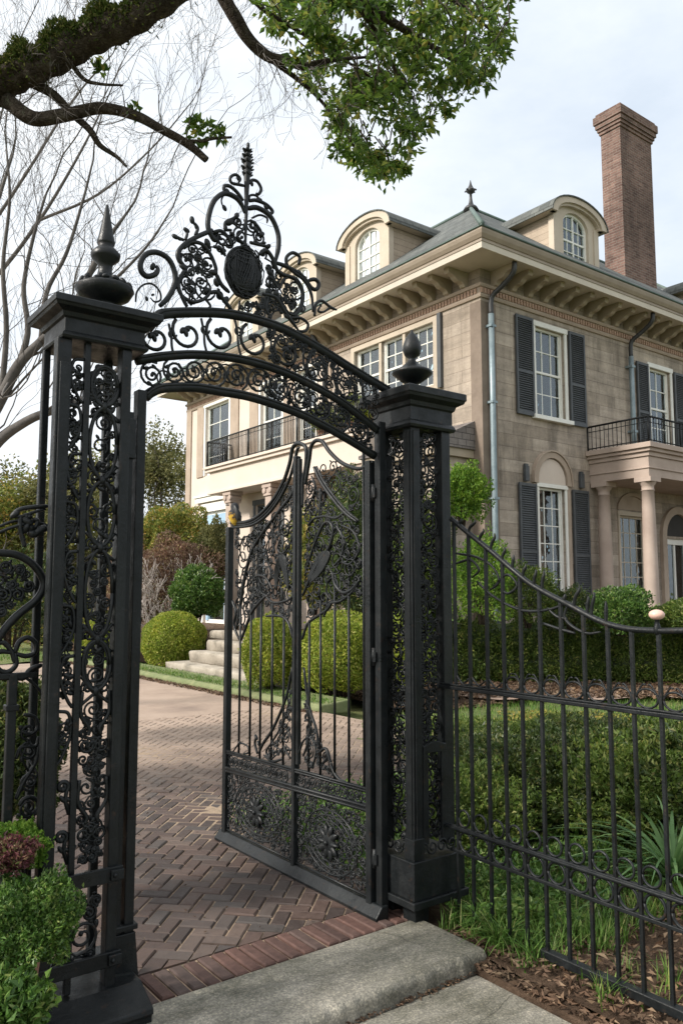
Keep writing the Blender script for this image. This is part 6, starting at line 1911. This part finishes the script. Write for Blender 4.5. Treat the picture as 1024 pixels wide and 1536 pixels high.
# spreading shrubs inside the picket fence
SG = 'spreading shrubs inside the picket fence'
for i, (x, D, h, r, n, m_, lb) in enumerate([
    (700, 8.2, .28, .75, 12000, 'leaf_hedge', 'light green spreading shrub nearest the right pier at the back'), (795, 7.9, .30, .8, 14000, 'leaf_hedge', 'spreading green shrub in the second row behind the pickets'),
    (895, 7.6, .36, .85, 14000, 'leaf_dark', 'dark spreading shrub in the middle of the back row'), (1010, 7.3, .40, .85, 14000, 'leaf_hedge', 'spreading shrub in the back row at the photo right edge'),
    (735, 6.2, .46, .62, 16000, 'leaf_dark', 'dark dense shrub in front, just right of the pier'), (830, 5.8, .50, .66, 18000, 'leaf_dark', 'dark dense shrub at the centre of the fence'),
    (935, 5.5, .50, .62, 18000, 'leaf_hedge', 'green dense shrub behind the right hand pickets'), (1045, 5.6, .60, .7, 16000, 'leaf_dark', 'tall dark shrub cut by the right photo edge'),
    (690, 5.2, .42, .42, 9000, 'leaf_hedge', 'small green shrub tucked against the right pier base'), (860, 9.4, .14, .9, 9000, 'leaf_mixed', 'low yellowish shrub on the lawn behind the spreading shrubs')]):
    u_, v_ = gpt(x, D)
    bush('spreading_shrub', lb, 'shrub', (u_, v_, h * .48), (r, r * .9, h * .62), int(n * 1.5), (.030, .042, .036, .05)[i % 4], M[m_], SG, seed=80 + i, amp=.3, freq=3.6, shell=.75, core=i % 3 == 0, shoots=2.0)

# strap-leaved plant at the right edge
fx = gpt(992, 4.5); t = thing('strap_plant', 'arching pale green strap-leaved plant behind the pickets at the right edge', 'plant', (fx[0], fx[1], 0))
V, T = [], []
rgs = random.Random(6)
for k in range(110):
    a = rgs.uniform(0, 2 * pi); L = rgs.uniform(.4, .9); w_ = rgs.uniform(.009, .019); el = rgs.uniform(.5, 1.35)
    prev = None; n0 = len(V); sd_ = np.array((-sin(a), cos(a), 0))
    for s in np.linspace(0, 1, 8):
        r_ = L * (s * cos(el) + .25 * s * s); z = .04 + L * (s * sin(el) - .55 * s * s)
        p = np.array((fx[0] + r_ * cos(a), fx[1] + r_ * sin(a), z)); ww = w_ * (1 - s) ** .6
        V += [p - sd_ * ww, p + sd_ * ww]
    for q in range(7): T += [(n0 + 2 * q, n0 + 2 * q + 1, n0 + 2 * q + 3), (n0 + 2 * q, n0 + 2 * q + 3, n0 + 2 * q + 2)]
raw_mesh('fronds', np.array(V), np.array(T), M['fern'], t)


def blades(name, pts, hmin, hmax, w, mat):
    V, T = [], []
    for (x, y, z0) in pts:
        a = RNG.uniform(0, 6.28); L = RNG.uniform(hmin, hmax); lean = RNG.uniform(.15, .9); sd_ = np.array((-sin(a), cos(a), 0)); n0 = len(V)
        for s in (0, .4, .75, 1):
            p = np.array((x + cos(a) * L * lean * s * s, y + sin(a) * L * lean * s * s, z0 + L * s * (1 - .35 * lean * s))); ww = w * (1 - s * .92)
            V += [p - sd_ * ww, p + sd_ * ww]
        for q in range(3): T += [(n0 + 2 * q, n0 + 2 * q + 1, n0 + 2 * q + 3), (n0 + 2 * q, n0 + 2 * q + 3, n0 + 2 * q + 2)]
    return struct(raw_mesh(name, np.array(V), np.array(T), mat), 'stuff')


pts = []
tuft = [(RNG.uniform(2.84, 4.2), 2.35 + RNG.random() ** 1.2 * 1.6) for _ in range(150)] + [(RNG.uniform(2.84, 3.3), RNG.uniform(2.45, 3.0)) for _ in range(50)] + [(RNG.uniform(2.85, 3.2), RNG.uniform(1.6, 2.4)) for _ in range(7)]
for (u_, v_) in tuft:
    for _ in range(int(RNG.uniform(10, 34))):
        x_, y_ = u_ + RNG.normal(0, .035), v_ + RNG.normal(0, .035)
        if (2.7 < x_ < 3.03 and 3.0 < y_ < 3.34) or x_ < 2.8: continue
        pts.append((x_, y_, -.03))
blades('grass', pts, .05, .17, .0042, M['blade'])
for (u_, v_, lb) in ((3.02, 2.82, 'arching grassy clump at the corner of the concrete apron'), (3.22, 2.72, 'arching grassy clump behind the first pickets'), (2.93, 2.66, 'small grassy clump beside the apron end'), (3.45, 2.9, 'arching grassy clump behind the middle pickets')):
    t = thing('grass_clump', lb, 'plant', (u_, v_, -.03)); V, T = [], []
    for k in range(120):
        a = RNG.uniform(0, 6.28); L = RNG.uniform(.10, .27); le = RNG.uniform(.5, 1.3); sd_ = np.array((-sin(a), cos(a), 0)); n0 = len(V); o_ = RNG.normal(0, .02, 2)
        for q in np.linspace(0, 1, 6):
            p_ = np.array((u_ + o_[0] + cos(a) * L * le * .8 * q ** 1.3, v_ + o_[1] + sin(a) * L * le * .8 * q ** 1.3, -.03 + L * (q * 1.1 - .75 * le * q * q))); ww = .0048 * (1 - .9 * q * q); V += [p_ - sd_ * ww, p_ + sd_ * ww]
        for q in range(5): T += [(n0 + 2 * q, n0 + 2 * q + 1, n0 + 2 * q + 3), (n0 + 2 * q, n0 + 2 * q + 3, n0 + 2 * q + 2)]
    raw_mesh('blades', np.array(V), np.array(T), M['blade'], t)
# small-leaved ground cover under the fence
n = 26000; P = np.stack((RNG.uniform(2.88, 5.2, n), RNG.uniform(2.45, 5.2, n), RNG.random(n) ** 1.3 * .17 - .03), 1); P[:, 2] += .06 * np.sin(P[:, 0] * 9) * np.sin(P[:, 1] * 8); P = P[(P[:, 1] > 2.5 + .2 * np.sin(P[:, 0] * 7)) & ~((P[:, 0] < 3.06) & (P[:, 1] > 2.98) & (P[:, 1] < 3.36))]; n = len(P)
V, T = leaf_mesh(P, dirs(n) + (0, 0, .6), .036, .5); struct(raw_mesh('ground_cover', V, T, M['leaf_box']), 'stuff')
pts = [(RNG.uniform(6.6, 12.5), RNG.uniform(2, 8.2), -.03) for _ in range(16000)]; blades('grass', pts, .05, .12, .006, M['blade'])
pts = [(RNG.uniform(-6, 6.4), RNG.uniform(19.5, 34), .02) for _ in range(14000)]; blades('grass', pts, .06, .16, .012, M['blade'])
pts = [(RNG.uniform(6.46, 6.98), RNG.uniform(9, 19.2), .085 + RNG.uniform(0, .03)) for _ in range(9000)]; blades('grass', pts, .02, .06, .006, M['blade'])
# leaf litter
n = 5200; P = np.stack((2.72 + RNG.random(n) ** 1.5 * 2.2, RNG.uniform(.8, 2.9, n), RNG.random(n) * .018 - .012), 1); P[:, 2] -= np.where(P[:, 0] < 2.8, .035, 0)
V, T = leaf_mesh(P, dirs(n) * (1, 1, .25), .04, .4); struct(raw_mesh('leaf_litter', V, T, M['litter']), 'stuff')
n = 700; P = np.concatenate((np.stack((RNG.uniform(1.3, 2.8, n // 2), RNG.normal(2.62, .012, n // 2), RNG.uniform(-.075, -.06, n // 2)), 1), np.stack((RNG.uniform(1.2, 6, n - n // 2), RNG.uniform(3.35, 9, n - n // 2), np.full(n - n // 2, .012)), 1)))
V, T = leaf_mesh(P, dirs(n) * (1, 1, .15), .02, .4); struct(raw_mesh('leaf_litter', V, T, M['litter']), 'stuff')
n = 5000; P = np.stack((RNG.uniform(7.6, 12.6, n), RNG.uniform(8.0, 11.6, n), RNG.random(n) * .06), 1); V, T = leaf_mesh(P, dirs(n) * (1, 1, .3), .07, .5); struct(raw_mesh('leaf_litter', V, T, M['litter']), 'stuff')
n = 3000; P = np.stack((RNG.uniform(6.2, 6.5, n), RNG.uniform(9, 19.2, n), RNG.random(n) * .02 - .005), 1); V, T = leaf_mesh(P, dirs(n) * (1, 1, .2), .05, .5); struct(raw_mesh('leaf_litter', V, T, M['litter']), 'stuff')

# ---------- potted plants at the left pier
def pot(mb, c, r, h):
    mb.lathe(c, [(r * .62, 0), (r * .7, .01), (r * .9, h * .7), (r * .93, h * .8), (r * 1.05, h * .8), (r * 1.07, h), (r * .95, h), (r * .9, h * .93), (.01, h * .92)], 28)


p = dep(48, 1470, 2.72)
t = thing('potted_shrub', 'clipped box shrub in a terracotta pot in front of the left pier plinth', 'potted plant', (p[0], p[1], -.08))
mb = MB(); pot(mb, (p[0] - .035, p[1] + .025, -.08), .095, .33); mb.build('pot', M['pot'], t)
c = dep(38, 1385, 2.72)
bush('', '', '', c, (.16, .16, .15), 14000, .017, M['leaf_box'], seed=101, amp=.2, freq=3, shell=.5, parent=t, stem=False)
c2 = dep(25, 1272, 2.9); gz = .1
t = thing('potted_shrub', 'green and yellow shrub with crimson leaves behind the clipped box pot', 'potted plant', (c2[0], c2[1], gz))
mb = MB(); pot(mb, (c2[0], c2[1], gz), .11, .3); mb.build('pot', M['pot'], t)
bush('', '', '', c2, (.105, .105, .085), 5200, .016, M['leaf_bright'], seed=102, amp=.16, freq=3, shell=.4, parent=t, stem=False)
bush('', '', '', dep(14, 1283, 2.78), (.085, .085, .055), 1700, .017, M['leaf_red'], seed=103, amp=.2, freq=3, shell=.5, parent=t, stem=False, part='red_leaves')
mb = MB()
for k in range(6): a = k; mb.tube([(c2[0] + .02 * cos(a), c2[1] + .02 * sin(a), gz + .2), (c2[0] + .05 * cos(a), c2[1] + .05 * sin(a), c2[2])], .006, 5)
mb.build('stem', M['bark'], t)
c = dep(14, 1512, 2.5)
bush('low_plant', 'low leafy green plant at the bottom left photo corner', 'plant', c, (.12, .12, .09), 2600, .034, M['leaf_box'], seed=104, amp=.2, freq=3, shell=.6, core=False)
B('dense dark green bush behind the left fence panel', 10, 1130, 4.0, 78, 118, 14000, .03, 'leaf_dark', seed=105, amp=.12)
# balcony planters of the wing
for (v_, lb) in ((15.6, 'yellow-green potted plant on the wing balcony'), (16.9, 'smaller yellow-green potted plant on the wing balcony beside the first')):
    t = thing('potted_plant', lb, 'potted plant', (12.15, v_, 5.58)); mb = MB(); pot(mb, (12.15, v_, 5.58), .16, .3); mb.build('pot', M['pot'], t)
    bush('', '', '', (12.15, v_, 6.15), (.42, .42, .36), 3000, .06, M['leaf_yellow'], seed=int(v_ * 10), amp=.18, parent=t, stem=False)
